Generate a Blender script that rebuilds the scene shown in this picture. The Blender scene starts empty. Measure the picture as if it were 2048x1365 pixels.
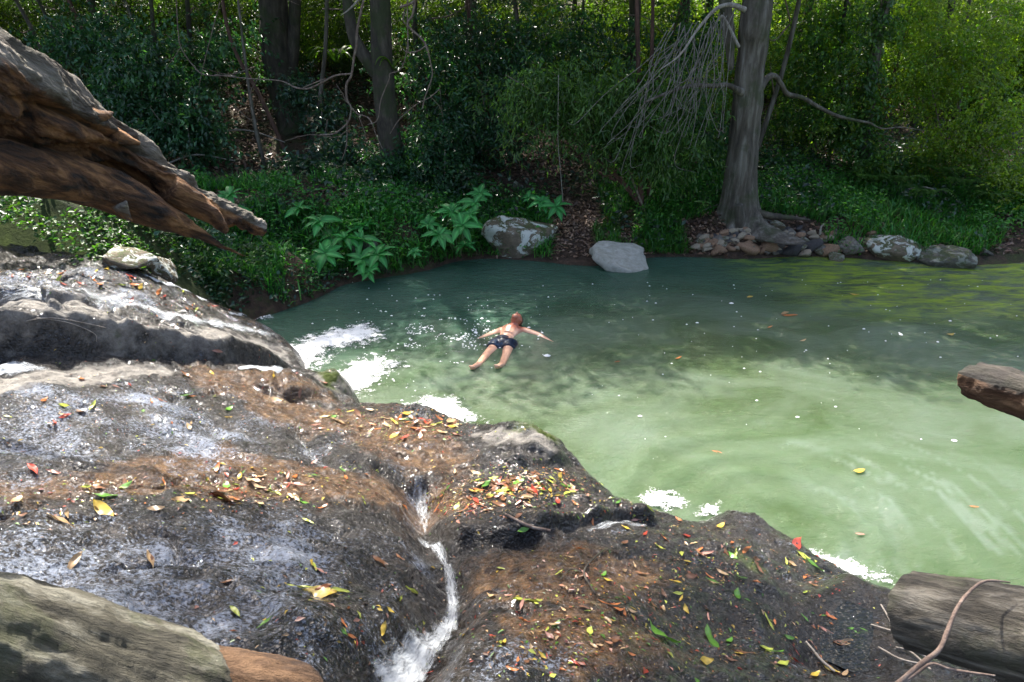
import bpy, math, random
import numpy as np
from mathutils import Vector, Matrix
rad = math.radians
rng = np.random.default_rng(7); random.seed(7)
SC = bpy.context.scene
COL = SC.collection

# ------------------------------------------------------------------ camera, sky, sun
CAM_H = 4.2; PITCH = rad(25.0); FPX = 1400.0
cd = bpy.data.cameras.new('camera'); cam = bpy.data.objects.new('camera', cd); COL.objects.link(cam)
cam.location = (0, 0, CAM_H); cam.rotation_euler = (rad(90) - PITCH, 0, 0)
cd.sensor_width = 36.0; cd.lens = 36.0 * FPX / 2048.0; cd.clip_start = 0.05; cd.clip_end = 400
cd.dof.use_dof = True; cd.dof.focus_distance = 8.0; cd.dof.aperture_fstop = 20.0
SC.camera = cam
SUN_EL, SUN_AZ = rad(53.0), rad(-20.0)          # azimuth from +Y, negative = left
sdir = Vector((math.sin(SUN_AZ) * math.cos(SUN_EL), math.cos(SUN_AZ) * math.cos(SUN_EL), math.sin(SUN_EL)))
w = bpy.data.worlds.new('World'); SC.world = w; w.use_nodes = True
wn = w.node_tree.nodes; wl = w.node_tree.links; wn.clear()
sky = wn.new('ShaderNodeTexSky'); sky.sky_type = 'NISHITA'; sky.sun_disc = False
sky.sun_elevation = SUN_EL; sky.sun_rotation = SUN_AZ; sky.dust_density = 4.0
bg = wn.new('ShaderNodeBackground'); bg.inputs['Strength'].default_value = 0.13
wo = wn.new('ShaderNodeOutputWorld'); wl.new(sky.outputs[0], bg.inputs[0]); wl.new(bg.outputs[0], wo.inputs[0])
sl = bpy.data.lights.new('sun', 'SUN'); sl.energy = 5.0; sl.angle = rad(0.55); sl.color = (1.0, 0.95, 0.86)
so = bpy.data.objects.new('sun', sl); COL.objects.link(so)
so.rotation_euler = sdir.to_track_quat('Z', 'Y').to_euler()
SC.view_settings.view_transform = 'Standard'; SC.view_settings.look = 'None'
SC.view_settings.exposure = 1.5; SC.view_settings.gamma = 1.0; SC.view_settings.use_curve_mapping = False
SC.render.engine = 'CYCLES'
SC.cycles.max_bounces = 7; SC.cycles.diffuse_bounces = 3; SC.cycles.glossy_bounces = 3
SC.cycles.transparent_max_bounces = 10; SC.cycles.transmission_bounces = 4
SC.cycles.caustics_reflective = False; SC.cycles.caustics_refractive = False
SC.cycles.sample_clamp_indirect = 4.0

# ------------------------------------------------------------------ projection helpers
CP, SP = math.cos(PITCH), math.sin(PITCH)
def ray(u, v):
    a = (np.asarray(u, float) - 1024) / FPX; b = -(np.asarray(v, float) - 682.5) / FPX
    return np.stack([a, CP + b * SP, -SP + b * CP], -1)
def on_z(u, v, z):                                   # the point of the ray at height z
    d = ray(u, v); t = (z - CAM_H) / d[..., 2]
    return d * np.asarray(t)[..., None] + np.array([0, 0, CAM_H])
def at(u, v, Y):                                     # the point of the ray at world depth Y
    d = ray(u, v); t = Y / d[..., 1]
    return d * np.asarray(t)[..., None] + np.array([0, 0, CAM_H])
def at_d(u, v, dist):
    d = ray(u, v); return d / np.linalg.norm(d) * dist + np.array([0, 0, CAM_H])

# ------------------------------------------------------------------ noise
def _h(i, j, k, s):
    n = (i * 374761393 + j * 668265263 + k * 2147483647 + s * 974634777) & 0xFFFFFFFF
    n = ((n ^ (n >> 13)) * 1274126177) & 0xFFFFFFFF
    n = ((n ^ (n >> 16)) * 2246822519) & 0xFFFFFFFF
    return ((n ^ (n >> 15)) & 0xFFFFFF) / float(0xFFFFFF)
def vnoise(P, s=0):
    P = np.asarray(P, float); F = np.floor(P); I = F.astype(np.int64); f = P - F; u = f * f * (3 - 2 * f)
    i, j, k = I[..., 0], I[..., 1], I[..., 2]; x, y, z = u[..., 0], u[..., 1], u[..., 2]
    def L(a, b, t): return a + (b - a) * t
    c = [_h(i + a, j + b, k + d, s) for d in (0, 1) for b in (0, 1) for a in (0, 1)]
    return L(L(L(c[0], c[1], x), L(c[2], c[3], x), y), L(L(c[4], c[5], x), L(c[6], c[7], x), y), z) * 2 - 1
def fbm(P, sc, o=4, s=0, rough=.5, ridge=False):
    P = np.asarray(P, float) * np.asarray(sc); out = 0; a = 1; t = 0
    for q in range(o):
        n = vnoise(P * 2 ** q + q * 17.3, s + q)
        if ridge: n = 1 - 2 * np.abs(n)
        out = out + a * n; t += a; a *= rough
    return out / t
def sm(a, b, x):
    t = np.clip((x - a) / (b - a), 0, 1); return t * t * (3 - 2 * t)
def tps(pts, vals, lam=0.02):
    n = len(pts); d = np.linalg.norm(pts[:, None] - pts[None], axis=2)
    K = np.where(d > 0, d * d * np.log(d + 1e-9), 0) + lam * np.eye(n)
    Pm = np.c_[np.ones(n), pts]; A = np.block([[K, Pm], [Pm.T, np.zeros((3, 3))]])
    c = np.linalg.solve(A, np.r_[vals, 0, 0, 0])
    def f(x, y):
        x = np.asarray(x, float); y = np.asarray(y, float)
        o = c[n] + c[n + 1] * x + c[n + 2] * y
        for q in range(n):
            r2 = (x - pts[q, 0]) ** 2 + (y - pts[q, 1]) ** 2 + 1e-12
            o = o + c[q] * .5 * r2 * np.log(r2)
        return o
    return f
def seg_dist(X, Y, pl):
    """signed distance to a polyline (positive on its left), the run along it and its full length"""
    best = np.full(X.shape, 1e9); sg = np.ones(X.shape); tt = np.zeros(X.shape); run = 0
    for a, b in zip(pl[:-1], pl[1:]):
        dx, dy = b[0] - a[0], b[1] - a[1]; L2 = dx * dx + dy * dy + 1e-12; L = math.sqrt(L2)
        t = np.clip(((X - a[0]) * dx + (Y - a[1]) * dy) / L2, 0, 1)
        ex, ey = X - a[0] - t * dx, Y - a[1] - t * dy; d = np.hypot(ex, ey)
        m = d < best
        best = np.where(m, d, best); sg = np.where(m, np.sign(dx * ey - dy * ex), sg); tt = np.where(m, run + t * L, tt); run += L
    return best * sg, tt, run
def in_poly(X, Y, pl):
    c = np.zeros(X.shape, bool); n = len(pl)
    for i in range(n):
        x1, y1 = pl[i][:2]; x2, y2 = pl[(i + 1) % n][:2]
        k = ((y1 > Y) != (y2 > Y)) & (X < (x2 - x1) * (Y - y1) / (y2 - y1 + 1e-12) + x1)
        c ^= k
    return c

# ------------------------------------------------------------------ mesh and object helpers
def mesh_np(name, V, F, mat=None, smooth=True, col=None, attrs=None, uv=None):
    V = np.asarray(V, np.float32); F = np.asarray(F, np.int32); k = F.shape[1]; n = len(F)
    me = bpy.data.meshes.new(name)
    me.vertices.add(len(V)); me.vertices.foreach_set('co', V.ravel())
    me.loops.add(n * k); me.loops.foreach_set('vertex_index', F.ravel())
    me.polygons.add(n); me.polygons.foreach_set('loop_start', np.arange(0, n * k, k, dtype=np.int32))
    try: me.polygons.foreach_set('loop_total', np.full(n, k, np.int32))
    except Exception: pass
    if smooth: me.polygons.foreach_set('use_smooth', np.ones(n, bool))
    if col is not None:
        a = me.color_attributes.new('Col', 'FLOAT_COLOR', 'POINT')
        a.data.foreach_set('color', np.c_[np.asarray(col, np.float32), np.ones(len(V), np.float32)].astype(np.float32).ravel())
    for kx, vx in (attrs or {}).items():
        a = me.attributes.new(kx, 'FLOAT', 'POINT'); a.data.foreach_set('value', np.asarray(vx, np.float32).ravel())
    if uv is not None:
        l = me.uv_layers.new(name='UVMap'); l.data.foreach_set('uv', np.asarray(uv, np.float32)[F.ravel()].ravel())
    me.update(calc_edges=True); me.validate()
    if mat: me.materials.append(mat)
    return me
def link(name, me, parent=None, loc=None, label=None, cat=None, group=None, kind=None):
    o = bpy.data.objects.new(name, me); COL.objects.link(o)
    if loc is not None: o.location = loc
    if parent: o.parent = parent
    return tag(o, label, cat, group, kind)
def tag(o, label=None, cat=None, group=None, kind=None):
    if label: o['label'] = label
    if cat: o['category'] = cat
    if group: o['group'] = group
    if kind: o['kind'] = kind
    return o
def thing(name, label, cat, loc=(0, 0, 0), group=None):
    return link(name, None, None, loc, label, cat, group)
def grid_faces(ny, nx):
    i = np.arange(ny - 1)[:, None] * nx + np.arange(nx - 1)[None]
    return np.stack([i, i + 1, i + nx + 1, i + nx], -1).reshape(-1, 4)
def catmull(P, n):
    P = np.asarray(P, float)
    if len(P) == 2: t = np.linspace(0, 1, n)[:, None]; return P[0] * (1 - t) + P[1] * t
    Q = np.vstack([2 * P[0] - P[1], P, 2 * P[-1] - P[-2]]); m = len(P) - 1
    T = np.linspace(0, m, n); i = np.minimum(T.astype(int), m - 1); t = (T - i)[:, None]
    a, b, c, d = Q[i], Q[i + 1], Q[i + 2], Q[i + 3]
    return .5 * (2 * b + (c - a) * t + (2 * a - 5 * b + 4 * c - d) * t * t + (3 * b - a - 3 * c + d) * t ** 3)
def tube(P, R, n=24, k=8, wob=0.0, wsc=3.0, seed=0, lobes=None, cap=True):
    """a tube along P (resampled to n rings of k); returns V, F, uv"""
    P = np.asarray(P, float); R = np.asarray(R, float)
    C = catmull(P, n); r = catmull(np.c_[R, R, R], n)[:, 0] if len(R) > 2 else np.interp(np.linspace(0, len(R) - 1, n), np.arange(len(R)), R)
    r = np.maximum(r, 1e-3)
    T = np.gradient(C, axis=0); T /= np.linalg.norm(T, axis=1)[:, None] + 1e-9
    ref = np.array([0.13, 0.97, 0.2]) if abs(T[0][1]) < .8 else np.array([.9, .1, .3])
    X = np.zeros_like(C); x = np.cross(T[0], ref); x /= np.linalg.norm(x)
    for i in range(n):
        x = x - T[i] * np.dot(x, T[i]); x /= np.linalg.norm(x) + 1e-9; X[i] = x
    Yv = np.cross(T, X); a = np.linspace(0, 2 * math.pi, k, endpoint=False)
    rr = np.repeat(r[:, None], k, 1)
    if lobes is not None: rr = rr * lobes(np.linspace(0, 1, n)[:, None], a[None])
    D = X[:, None] * np.cos(a)[None, :, None] + Yv[:, None] * np.sin(a)[None, :, None]
    V = C[:, None] + D * rr[..., None]
    if wob: V = V + D * (fbm(V, wsc, 4, seed) * wob * np.minimum(1, rr / r.max()))[..., None]
    V = V.reshape(-1, 3); i = np.arange(n - 1)[:, None] * k; j = np.arange(k)[None]; j2 = (j + 1) % k
    F = np.stack([i + j, i + j2, i + k + j2, i + k + j], -1).reshape(-1, 4)
    L = np.r_[0, np.cumsum(np.linalg.norm(np.diff(C, axis=0), axis=1))]
    uv = np.stack([np.broadcast_to(a / (2 * math.pi), (n, k)), np.broadcast_to(L[:, None], (n, k))], -1).reshape(-1, 2)
    if cap:
        m = len(V); V = np.vstack([V, C[0] - T[0] * r[0] * .12, C[-1] + T[-1] * r[-1] * .3]); uv = np.vstack([uv, [[.5, 0], [.5, L[-1]]]])
        jj = np.arange(k); e0 = np.stack([np.full(k, m), (jj + 1) % k, jj, jj], -1)
        b = (n - 1) * k; e1 = np.stack([b + jj, b + (jj + 1) % k, np.full(k, m + 1), np.full(k, m + 1)], -1)
        F = [F, e0[:, :3], e1[:, :3]]
        F = np.vstack([np.vstack([F[0][:, [0, 1, 2]], F[0][:, [0, 2, 3]]]), F[1], F[2]])
    else: F = np.vstack([F[:, [0, 1, 2]], F[:, [0, 2, 3]]])
    return V, F, uv
def merge(L):
    V, F, U, o = [], [], [], 0
    for v, f, u in L: V.append(v); F.append(f + o); U.append(u); o += len(v)
    return np.vstack(V), np.vstack(F), np.vstack(U)

def norm(v): return v / (np.linalg.norm(v, axis=-1, keepdims=True) + 1e-9)
def leafcloud(P, D, N, L, W, C, fold=.25, seg=1):
    """flat folded leaves: P base, D direction, N up; returns V, F, colours"""
    P = np.asarray(P); D = norm(D); S = norm(np.cross(D, N)); N = norm(np.cross(S, D)); n = len(P)
    L = np.asarray(L)[:, None]; W = np.asarray(W)[:, None]
    if seg == 1:
        V = np.stack([P, P + D * L * .45 + S * W * .5 + N * W * fold, P + D * L - N * L * .08, P + D * L * .45 - S * W * .5 + N * W * fold], 1)
        F = np.array([[0, 1, 2], [0, 2, 3]]); k = 4
    else:                                               # arching blades / long leaves
        V = np.stack([P - S * W * .3, P + S * W * .3, P + D * L * .5 + N * L * .12 - S * W * .5, P + D * L * .5 + N * L * .12 + S * W * .5, P + D * L * .95 - N * L * .12], 1)
        F = np.array([[0, 1, 3], [0, 3, 2], [2, 3, 4]]); k = 5
    F = (F[None] + (np.arange(n) * k)[:, None, None]).reshape(-1, 3)
    return V.reshape(-1, 3), F, np.repeat(np.asarray(C), k, 0)
def pal(n, cols, jit=.25, r=None):
    r = r or rng; cols = np.array(cols); c = cols[r.integers(0, len(cols), n)]
    return np.clip(c * (1 + jit * r.standard_normal((n, 1))), .004, 1)

# ------------------------------------------------------------------ materials
def mat(name):
    m = bpy.data.materials.new(name); m.use_nodes = True; nt = m.node_tree
    return m, nt.nodes, nt.links, nt.nodes['Principled BSDF']
def N(nodes, t, **kw):
    n = nodes.new('ShaderNode' + t)
    for k, v in kw.items():
        if k in n.inputs: n.inputs[k].default_value = v
        else: setattr(n, k, v)
    return n
def ramp(nodes, stops):
    r = nodes.new('ShaderNodeValToRGB'); e = r.color_ramp.elements
    while len(e) < len(stops): e.new(.5)
    for x, (p, c) in zip(e, stops): x.position = p; x.color = (*c, 1) if len(c) == 3 else c
    return r
def mixc(nodes, links, fac, a, b, bt='MIX'):
    m = nodes.new('ShaderNodeMix'); m.data_type = 'RGBA'; m.blend_type = bt
    for s, x in ((m.inputs[0], fac), (m.inputs[6], a), (m.inputs[7], b)):
        if hasattr(x, 'links') or isinstance(x, bpy.types.NodeSocket): links.new(x, s)
        elif isinstance(x, tuple): s.default_value = (*x, 1)
        else: s.default_value = x
    return m.outputs[2]
def math_(nodes, links, op, a, b=0.0, clamp=False):
    m = nodes.new('ShaderNodeMath'); m.operation = op; m.use_clamp = clamp
    for s, x in ((m.inputs[0], a), (m.inputs[1], b)):
        if isinstance(x, bpy.types.NodeSocket): links.new(x, s)
        else: s.default_value = x
    return m.outputs[0]
def coords(nodes, links, scale=(1, 1, 1), kind='Object'):
    tc = nodes.new('ShaderNodeTexCoord'); mp = nodes.new('ShaderNodeMapping'); mp.inputs['Scale'].default_value = scale
    links.new(tc.outputs[kind], mp.inputs[0]); return mp.outputs[0]
def noise(nodes, links, vec, sc, det=6, rough=.55, dist=0):
    n = N(nodes, 'TexNoise', Scale=sc, Detail=det, Roughness=rough, Distortion=dist); links.new(vec, n.inputs['Vector']); return n.outputs['Fac']
def attr(nodes, name, out='Fac'):
    a = nodes.new('ShaderNodeAttribute'); a.attribute_name = name; return a.outputs[out]

def leaf_mat(name, trans=.45, rough=.4, spec=.5, tint=(1.5, 1.9, .55)):
    m, n, l, b = mat(name); c = attr(n, 'Col', 'Color')
    l.new(c, b.inputs['Base Color']); b.inputs['Roughness'].default_value = rough; b.inputs['Specular IOR Level'].default_value = spec
    t = n.new('ShaderNodeBsdfTranslucent'); l.new(mixc(n, l, 1.0, c, tint, 'MULTIPLY'), t.inputs[0])
    s = n.new('ShaderNodeMixShader'); s.inputs[0].default_value = trans
    l.new(b.outputs[0], s.inputs[1]); l.new(t.outputs[0], s.inputs[2]); l.new(s.outputs[0], n['Material Output'].inputs[0])
    return m
M_LEAF = leaf_mat('foliage'); M_DLEAF = leaf_mat('glossy_dark_foliage', .3, .28, .6); M_GRASS = leaf_mat('grass_blades', .35, .4)
M_BRIGHT = leaf_mat('bright_foliage', .5, .4, .5, (1.7, 2.0, .5))
M_LITTER = leaf_mat('leaf_litter', .1, .5, .5, (1, 1, 1))

def bark_mat(name, c1, c2, c3, sc=6, stretch=.25, bump=.6, moss=0.0):
    m, n, l, b = mat(name); v = coords(n, l, (1, 1, stretch))
    a = noise(n, l, v, sc, 8, .65, .4); r = ramp(n, [(.3, c1), (.5, c2), (.72, c3)]); l.new(a, r.inputs[0])
    c = r.outputs[0]
    f = noise(n, l, coords(n, l), 2.2, 5, .6); fr = ramp(n, [(.5, (0, 0, 0)), (.62, (1, 1, 1))]); l.new(f, fr.inputs[0])
    if moss: c = mixc(n, l, math_(n, l, 'MULTIPLY', fr.outputs[0], moss), c, (.035, .05, .012))
    l.new(c, b.inputs['Base Color']); b.inputs['Roughness'].default_value = .85
    fine = noise(n, l, v, sc * 6, 6, .7); h = math_(n, l, 'ADD', a, math_(n, l, 'MULTIPLY', fine, .5))
    bp = N(n, 'Bump', Strength=bump, Distance=.03); l.new(h, bp.inputs['Height']); l.new(bp.outputs[0], b.inputs['Normal'])
    return m
M_BARK_GREY = bark_mat('grey_bark', (.03, .024, .018), (.11, .09, .07), (.26, .235, .2), 9, .13, 1.0, .6)
M_BARK_DARK = bark_mat('dark_bark', (.02, .015, .012), (.06, .047, .035), (.13, .11, .08), 8, .3, .9, .7)
M_BARK_RED = bark_mat('reddish_bark', (.04, .02, .015), (.1, .05, .035), (.18, .1, .07), 9, .3)
M_TWIG = bark_mat('pale_dead_twig', (.16, .13, .11), (.3, .26, .22), (.45, .41, .36), 20, .4)
M_VINE = bark_mat('brown_vine', (.1, .065, .05), (.2, .14, .11), (.36, .3, .25), 20, .4)

def rock_mat(name, c1, c2, lichen=0.0, lich_c=(.5, .52, .46), moss=0.0, rough=.8, sc=5.0):
    m, n, l, b = mat(name); v = coords(n, l)
    a = noise(n, l, v, sc, 9, .65, .3); r = ramp(n, [(.3, c1), (.7, c2)]); l.new(a, r.inputs[0]); c = r.outputs[0]
    if moss:
        g = N(n, 'NewGeometry'); s = n.new('ShaderNodeSeparateXYZ'); l.new(g.outputs['Normal'], s.inputs[0])
        f = math_(n, l, 'ADD', noise(n, l, v, 3.0, 6, .7), math_(n, l, 'MULTIPLY', s.outputs[2], .12))
        fr = ramp(n, [(.56, (0, 0, 0)), (.64, (1, 1, 1))]); l.new(f, fr.inputs[0])
        c = mixc(n, l, math_(n, l, 'MULTIPLY', fr.outputs[0], moss), c, (.05, .07, .012))
    if lichen:
        f = noise(n, l, coords(n, l, (1, 1, 1)), 1.9, 10, .74, .8); fr = ramp(n, [(.51, (0, 0, 0)), (.54, (1, 1, 1))]); l.new(f, fr.inputs[0])
        c = mixc(n, l, math_(n, l, 'MULTIPLY', fr.outputs[0], lichen), c, lich_c)
    l.new(c, b.inputs['Base Color']); b.inputs['Roughness'].default_value = rough
    fine = noise(n, l, v, sc * 7, 8, .7); h = math_(n, l, 'ADD', a, math_(n, l, 'MULTIPLY', fine, .4))
    bp = N(n, 'Bump', Strength=.7, Distance=.04); l.new(h, bp.inputs['Height']); l.new(bp.outputs[0], b.inputs['Normal'])
    return m
M_R_LICHEN = rock_mat('lichen_stone', (.07, .055, .035), (.2, .15, .1), .95, (.55, .56, .5), .8)
M_R_PALE = rock_mat('pale_stone', (.3, .28, .24), (.5, .47, .41), .15, (.5, .5, .45), .2)
M_R_GREY = rock_mat('mossy_grey_stone', (.05, .045, .035), (.15, .135, .11), .6, (.32, .33, .28), .7)
M_R_DARK = rock_mat('dark_wet_stone', (.02, .018, .016), (.07, .06, .05), .1, (.3, .3, .26), .3, .35)
M_ST = [rock_mat('orange_brown_stone', (.2, .11, .06), (.4, .25, .16), sc=9), rock_mat('tan_stone', (.25, .19, .13), (.46, .38, .28), sc=9),
        rock_mat('grey_brown_stone', (.1, .08, .065), (.2, .165, .13), .2, sc=9), rock_mat('dark_slate_stone', (.035, .03, .032), (.09, .08, .08), sc=9),
        rock_mat('mossy_stone', (.1, .08, .05), (.19, .15, .1), .3, moss=.9, sc=9)]

# wet rock of the cascade: dry / silt mask what covers the stone, film the painted white glints
def cascade_mat():
    m, n, l, b = mat('wet_cascade_rock'); v = coords(n, l)
    a = noise(n, l, v, 3.0, 9, .68, .3); r = ramp(n, [(.3, (.004, .0035, .003)), (.5, (.014, .011, .009)), (.72, (.05, .04, .03))]); l.new(a, r.inputs[0])
    s = noise(n, l, v, 11, 8, .6); sr = ramp(n, [(.3, (.025, .013, .006)), (.5, (.085, .044, .018)), (.68, (.17, .1, .045))]); l.new(s, sr.inputs[0])
    edge = noise(n, l, v, 6, 8, .7)
    def soft(name, w=.22):
        x = math_(n, l, 'ADD', attr(n, name), math_(n, l, 'MULTIPLY', math_(n, l, 'SUBTRACT', edge, .5), 1.1))
        q = ramp(n, [(.5 - w / 2, (0, 0, 0)), (.5 + w / 2, (1, 1, 1))]); l.new(x, q.inputs[0]); return q.outputs[0]
    silt = soft('silt'); dry = soft('dry', .3); moss = soft('moss')
    gr = noise(n, l, v, 38, 8, .75); gq = ramp(n, [(.34, (.3, .3, .3)), (.5, (.85, .85, .85)), (.68, (1.6, 1.5, 1.35))]); l.new(gr, gq.inputs[0])
    c = mixc(n, l, silt, r.outputs[0], sr.outputs[0]); c = mixc(n, l, 1.0, c, gq.outputs[0], 'MULTIPLY')
    d = noise(n, l, v, 9, 9, .7); dr = ramp(n, [(.25, (.1, .09, .08)), (.5, (.22, .205, .185)), (.75, (.34, .32, .29))]); l.new(d, dr.inputs[0])
    c = mixc(n, l, dry, c, dr.outputs[0])
    c = mixc(n, l, moss, c, (.045, .062, .012))
    fs = noise(n, l, coords(n, l, (1, 1.25, 1)), 52, 4, .75, .15); fb = noise(n, l, v, 2.4, 5, .6)
    ff = math_(n, l, 'ADD', math_(n, l, 'ADD', fs, math_(n, l, 'MULTIPLY', attr(n, 'film'), .19)), math_(n, l, 'MULTIPLY', math_(n, l, 'SUBTRACT', fb, .5), .75))
    fq = ramp(n, [(.66, (0, 0, 0)), (.8, (1, 1, 1))]); l.new(ff, fq.inputs[0]); froth_glint = math_(n, l, 'MULTIPLY', fq.outputs[0], math_(n, l, 'SUBTRACT', 1.0, dry))
    c = mixc(n, l, math_(n, l, 'MULTIPLY', froth_glint, .75), c, (.3, .34, .42))  # white specks: aerated water, with sun and sky glints painted in
    l.new(c, b.inputs['Base Color'])
    ro = mixc(n, l, dry, (.32, .32, .32), (.8, .8, .8)); l.new(ro, b.inputs['Roughness'])
    # relief of the stone
    f1 = noise(n, l, v, 18, 8, .7); h = math_(n, l, 'ADD', a, math_(n, l, 'MULTIPLY', f1, .3))
    bp = N(n, 'Bump', Strength=1.0, Distance=.09); l.new(h, bp.inputs['Height']); l.new(bp.outputs[0], b.inputs['Normal'])
    # running film of water over it
    wet = math_(n, l, 'SUBTRACT', 1.0, dry, True)
    l.new(math_(n, l, 'MULTIPLY', wet, 1.0), b.inputs['Coat Weight']); b.inputs['Specular IOR Level'].default_value = .15; b.inputs['Coat Roughness'].default_value = .07; b.inputs['Coat IOR'].default_value = 1.5
    w1 = noise(n, l, coords(n, l, (1, 1.3, 1)), 22, 2, .5, .8); w2 = noise(n, l, v, 48, 2, .5, .6); w3 = noise(n, l, v, 5, 2, .5)
    hw = math_(n, l, 'ADD', math_(n, l, 'MULTIPLY', w1, .55), math_(n, l, 'ADD', math_(n, l, 'MULTIPLY', w2, .4), w3))
    still = attr(n, 'still')
    bw = N(n, 'Bump', Distance=.09); l.new(hw, bw.inputs['Height'])
    l.new(math_(n, l, 'SUBTRACT', 1.0, still, True), bw.inputs['Strength'])
    l.new(bw.outputs[0], b.inputs['Coat Normal'])
    return m
M_CASC = cascade_mat()

def water_mat():
    m, n, l, b = mat('turbid_pool_water'); v = coords(n, l)
    a = noise(n, l, coords(n, l, (1, 1.6, 1)), .55, 5, .55, .8)
    r = ramp(n, [(.35, (.07, .108, .045)), (.5, (.112, .155, .09)), (.66, (.15, .198, .138))]); l.new(a, r.inputs[0])
    teal = attr(n, 'teal'); green_refl = attr(n, 'green_refl')
    c = mixc(n, l, teal, r.outputs[0], (.035, .12, .09))
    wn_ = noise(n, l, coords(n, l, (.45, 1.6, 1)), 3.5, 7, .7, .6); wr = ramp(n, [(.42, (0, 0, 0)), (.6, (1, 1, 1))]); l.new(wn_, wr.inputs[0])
    c = mixc(n, l, math_(n, l, 'MULTIPLY', green_refl, wr.outputs[0]), c, (.3, .42, .04)); c = mixc(n, l, attr(n, 'foam_sky'), c, (.33, .38, .37))
    l.new(c, b.inputs['Base Color']); b.inputs['Roughness'].default_value = .06; b.inputs['IOR'].default_value = 1.33; b.inputs['Subsurface Weight'].default_value = .85; b.inputs['Subsurface Radius'].default_value = (.6, 1.0, .7); b.inputs['Subsurface Scale'].default_value = .3
    w1 = noise(n, l, coords(n, l, (.8, 2.0, 1)), 6, 5, .6, .9); w2 = noise(n, l, coords(n, l, (1, 1.9, 1)), 30, 3, .6, .5)
    h = math_(n, l, 'ADD', w1, math_(n, l, 'MULTIPLY', w2, .3))
    bp = N(n, 'Bump', Strength=.6, Distance=.07); l.new(h, bp.inputs['Height']); l.new(bp.outputs[0], b.inputs['Normal'])
    tr = n.new('ShaderNodeBsdfTransparent'); tr.inputs[0].default_value = (.75, .95, .8, 1); mx = n.new('ShaderNodeMixShader'); mx.inputs[0].default_value = .72
    l.new(tr.outputs[0], mx.inputs[1]); l.new(b.outputs[0], mx.inputs[2]); l.new(mx.outputs[0], n['Material Output'].inputs[0])
    return m
M_WATER = water_mat()
m, n, l, b = mat('pool_bed_silt'); b.inputs['Base Color'].default_value = (.11, .17, .085, 1); b.inputs['Roughness'].default_value = .9; M_BED = m
m, n, l, b = mat('white_foam'); b.inputs['Base Color'].default_value = (.86, .87, .87, 1); b.inputs['Roughness'].default_value = .5
_h1 = noise(n, l, coords(n, l), 60, 5, .7); bp = N(n, 'Bump', Strength=.5, Distance=.02); l.new(_h1, bp.inputs['Height']); l.new(bp.outputs[0], b.inputs['Normal']); M_FOAM = m
def foam_edge_mat():
    m, n, l, b = mat('foam_patch'); b.inputs['Base Color'].default_value = (.86, .87, .87, 1); b.inputs['Roughness'].default_value = .5
    a = noise(n, l, coords(n, l, (1, 1.3, 1)), 38, 6, .75, .4); f = math_(n, l, 'ADD', math_(n, l, 'MULTIPLY', attr(n, 'fld'), .5), math_(n, l, 'MULTIPLY', math_(n, l, 'SUBTRACT', a, .5), 2.2))
    r = ramp(n, [(.02, (0, 0, 0)), (.3, (1, 1, 1))]); l.new(f, r.inputs[0])
    bp = N(n, 'Bump', Strength=.6, Distance=.03); l.new(a, bp.inputs['Height']); l.new(bp.outputs[0], b.inputs['Normal'])
    tr = n.new('ShaderNodeBsdfTransparent'); mx = n.new('ShaderNodeMixShader'); l.new(r.outputs[0], mx.inputs[0]); l.new(tr.outputs[0], mx.inputs[1]); l.new(b.outputs[0], mx.inputs[2]); l.new(mx.outputs[0], n['Material Output'].inputs[0])
    return m
M_FOAME = foam_edge_mat()
def stream_mat():
    m, n, l, b = mat('running_white_water')
    tc = n.new('ShaderNodeTexCoord'); mp = n.new('ShaderNodeMapping'); mp.inputs['Scale'].default_value = (20, 4.5, 1); l.new(tc.outputs['UV'], mp.inputs[0])
    a = noise(n, l, mp.outputs[0], 3.0, 7, .7, .5); d = attr(n, 'dens')
    f = math_(n, l, 'ADD', a, math_(n, l, 'SUBTRACT', d, .5)); r = ramp(n, [(.45, (0, 0, 0)), (.75, (1, 1, 1))]); l.new(f, r.inputs[0])
    b.inputs['Base Color'].default_value = (.72, .76, .8, 1); b.inputs['Roughness'].default_value = .2
    bp = N(n, 'Bump', Strength=.8, Distance=.04); l.new(a, bp.inputs['Height']); l.new(bp.outputs[0], b.inputs['Normal'])
    tr = n.new('ShaderNodeBsdfTransparent'); mx = n.new('ShaderNodeMixShader'); l.new(math_(n, l, 'MULTIPLY', r.outputs[0], .7), mx.inputs[0])
    l.new(tr.outputs[0], mx.inputs[1]); l.new(b.outputs[0], mx.inputs[2]); l.new(mx.outputs[0], n['Material Output'].inputs[0])
    return m
M_STREAM = stream_mat()
def ground_mat():
    m, n, l, b = mat('forest_floor'); v = coords(n, l)
    a = noise(n, l, v, 9, 9, .7); r = ramp(n, [(.3, (.02, .012, .008)), (.5, (.06, .034, .02)), (.7, (.12, .07, .045))]); l.new(a, r.inputs[0])
    g = noise(n, l, v, 4, 8, .7); gc = ramp(n, [(.3, (.02, .03, .006)), (.7, (.06, .085, .015))]); l.new(g, gc.inputs[0])
    f = math_(n, l, 'ADD', attr(n, 'moss'), math_(n, l, 'SUBTRACT', noise(n, l, v, 5, 7, .7), .5)); fr = ramp(n, [(.4, (0, 0, 0)), (.6, (1, 1, 1))]); l.new(f, fr.inputs[0])
    l.new(mixc(n, l, fr.outputs[0], r.outputs[0], gc.outputs[0]), b.inputs['Base Color']); b.inputs['Roughness'].default_value = .9
    bp = N(n, 'Bump', Strength=.9, Distance=.08); l.new(noise(n, l, v, 22, 8, .75), bp.inputs['Height']); l.new(bp.outputs[0], b.inputs['Normal'])
    return m
M_GROUND = ground_mat()

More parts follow.
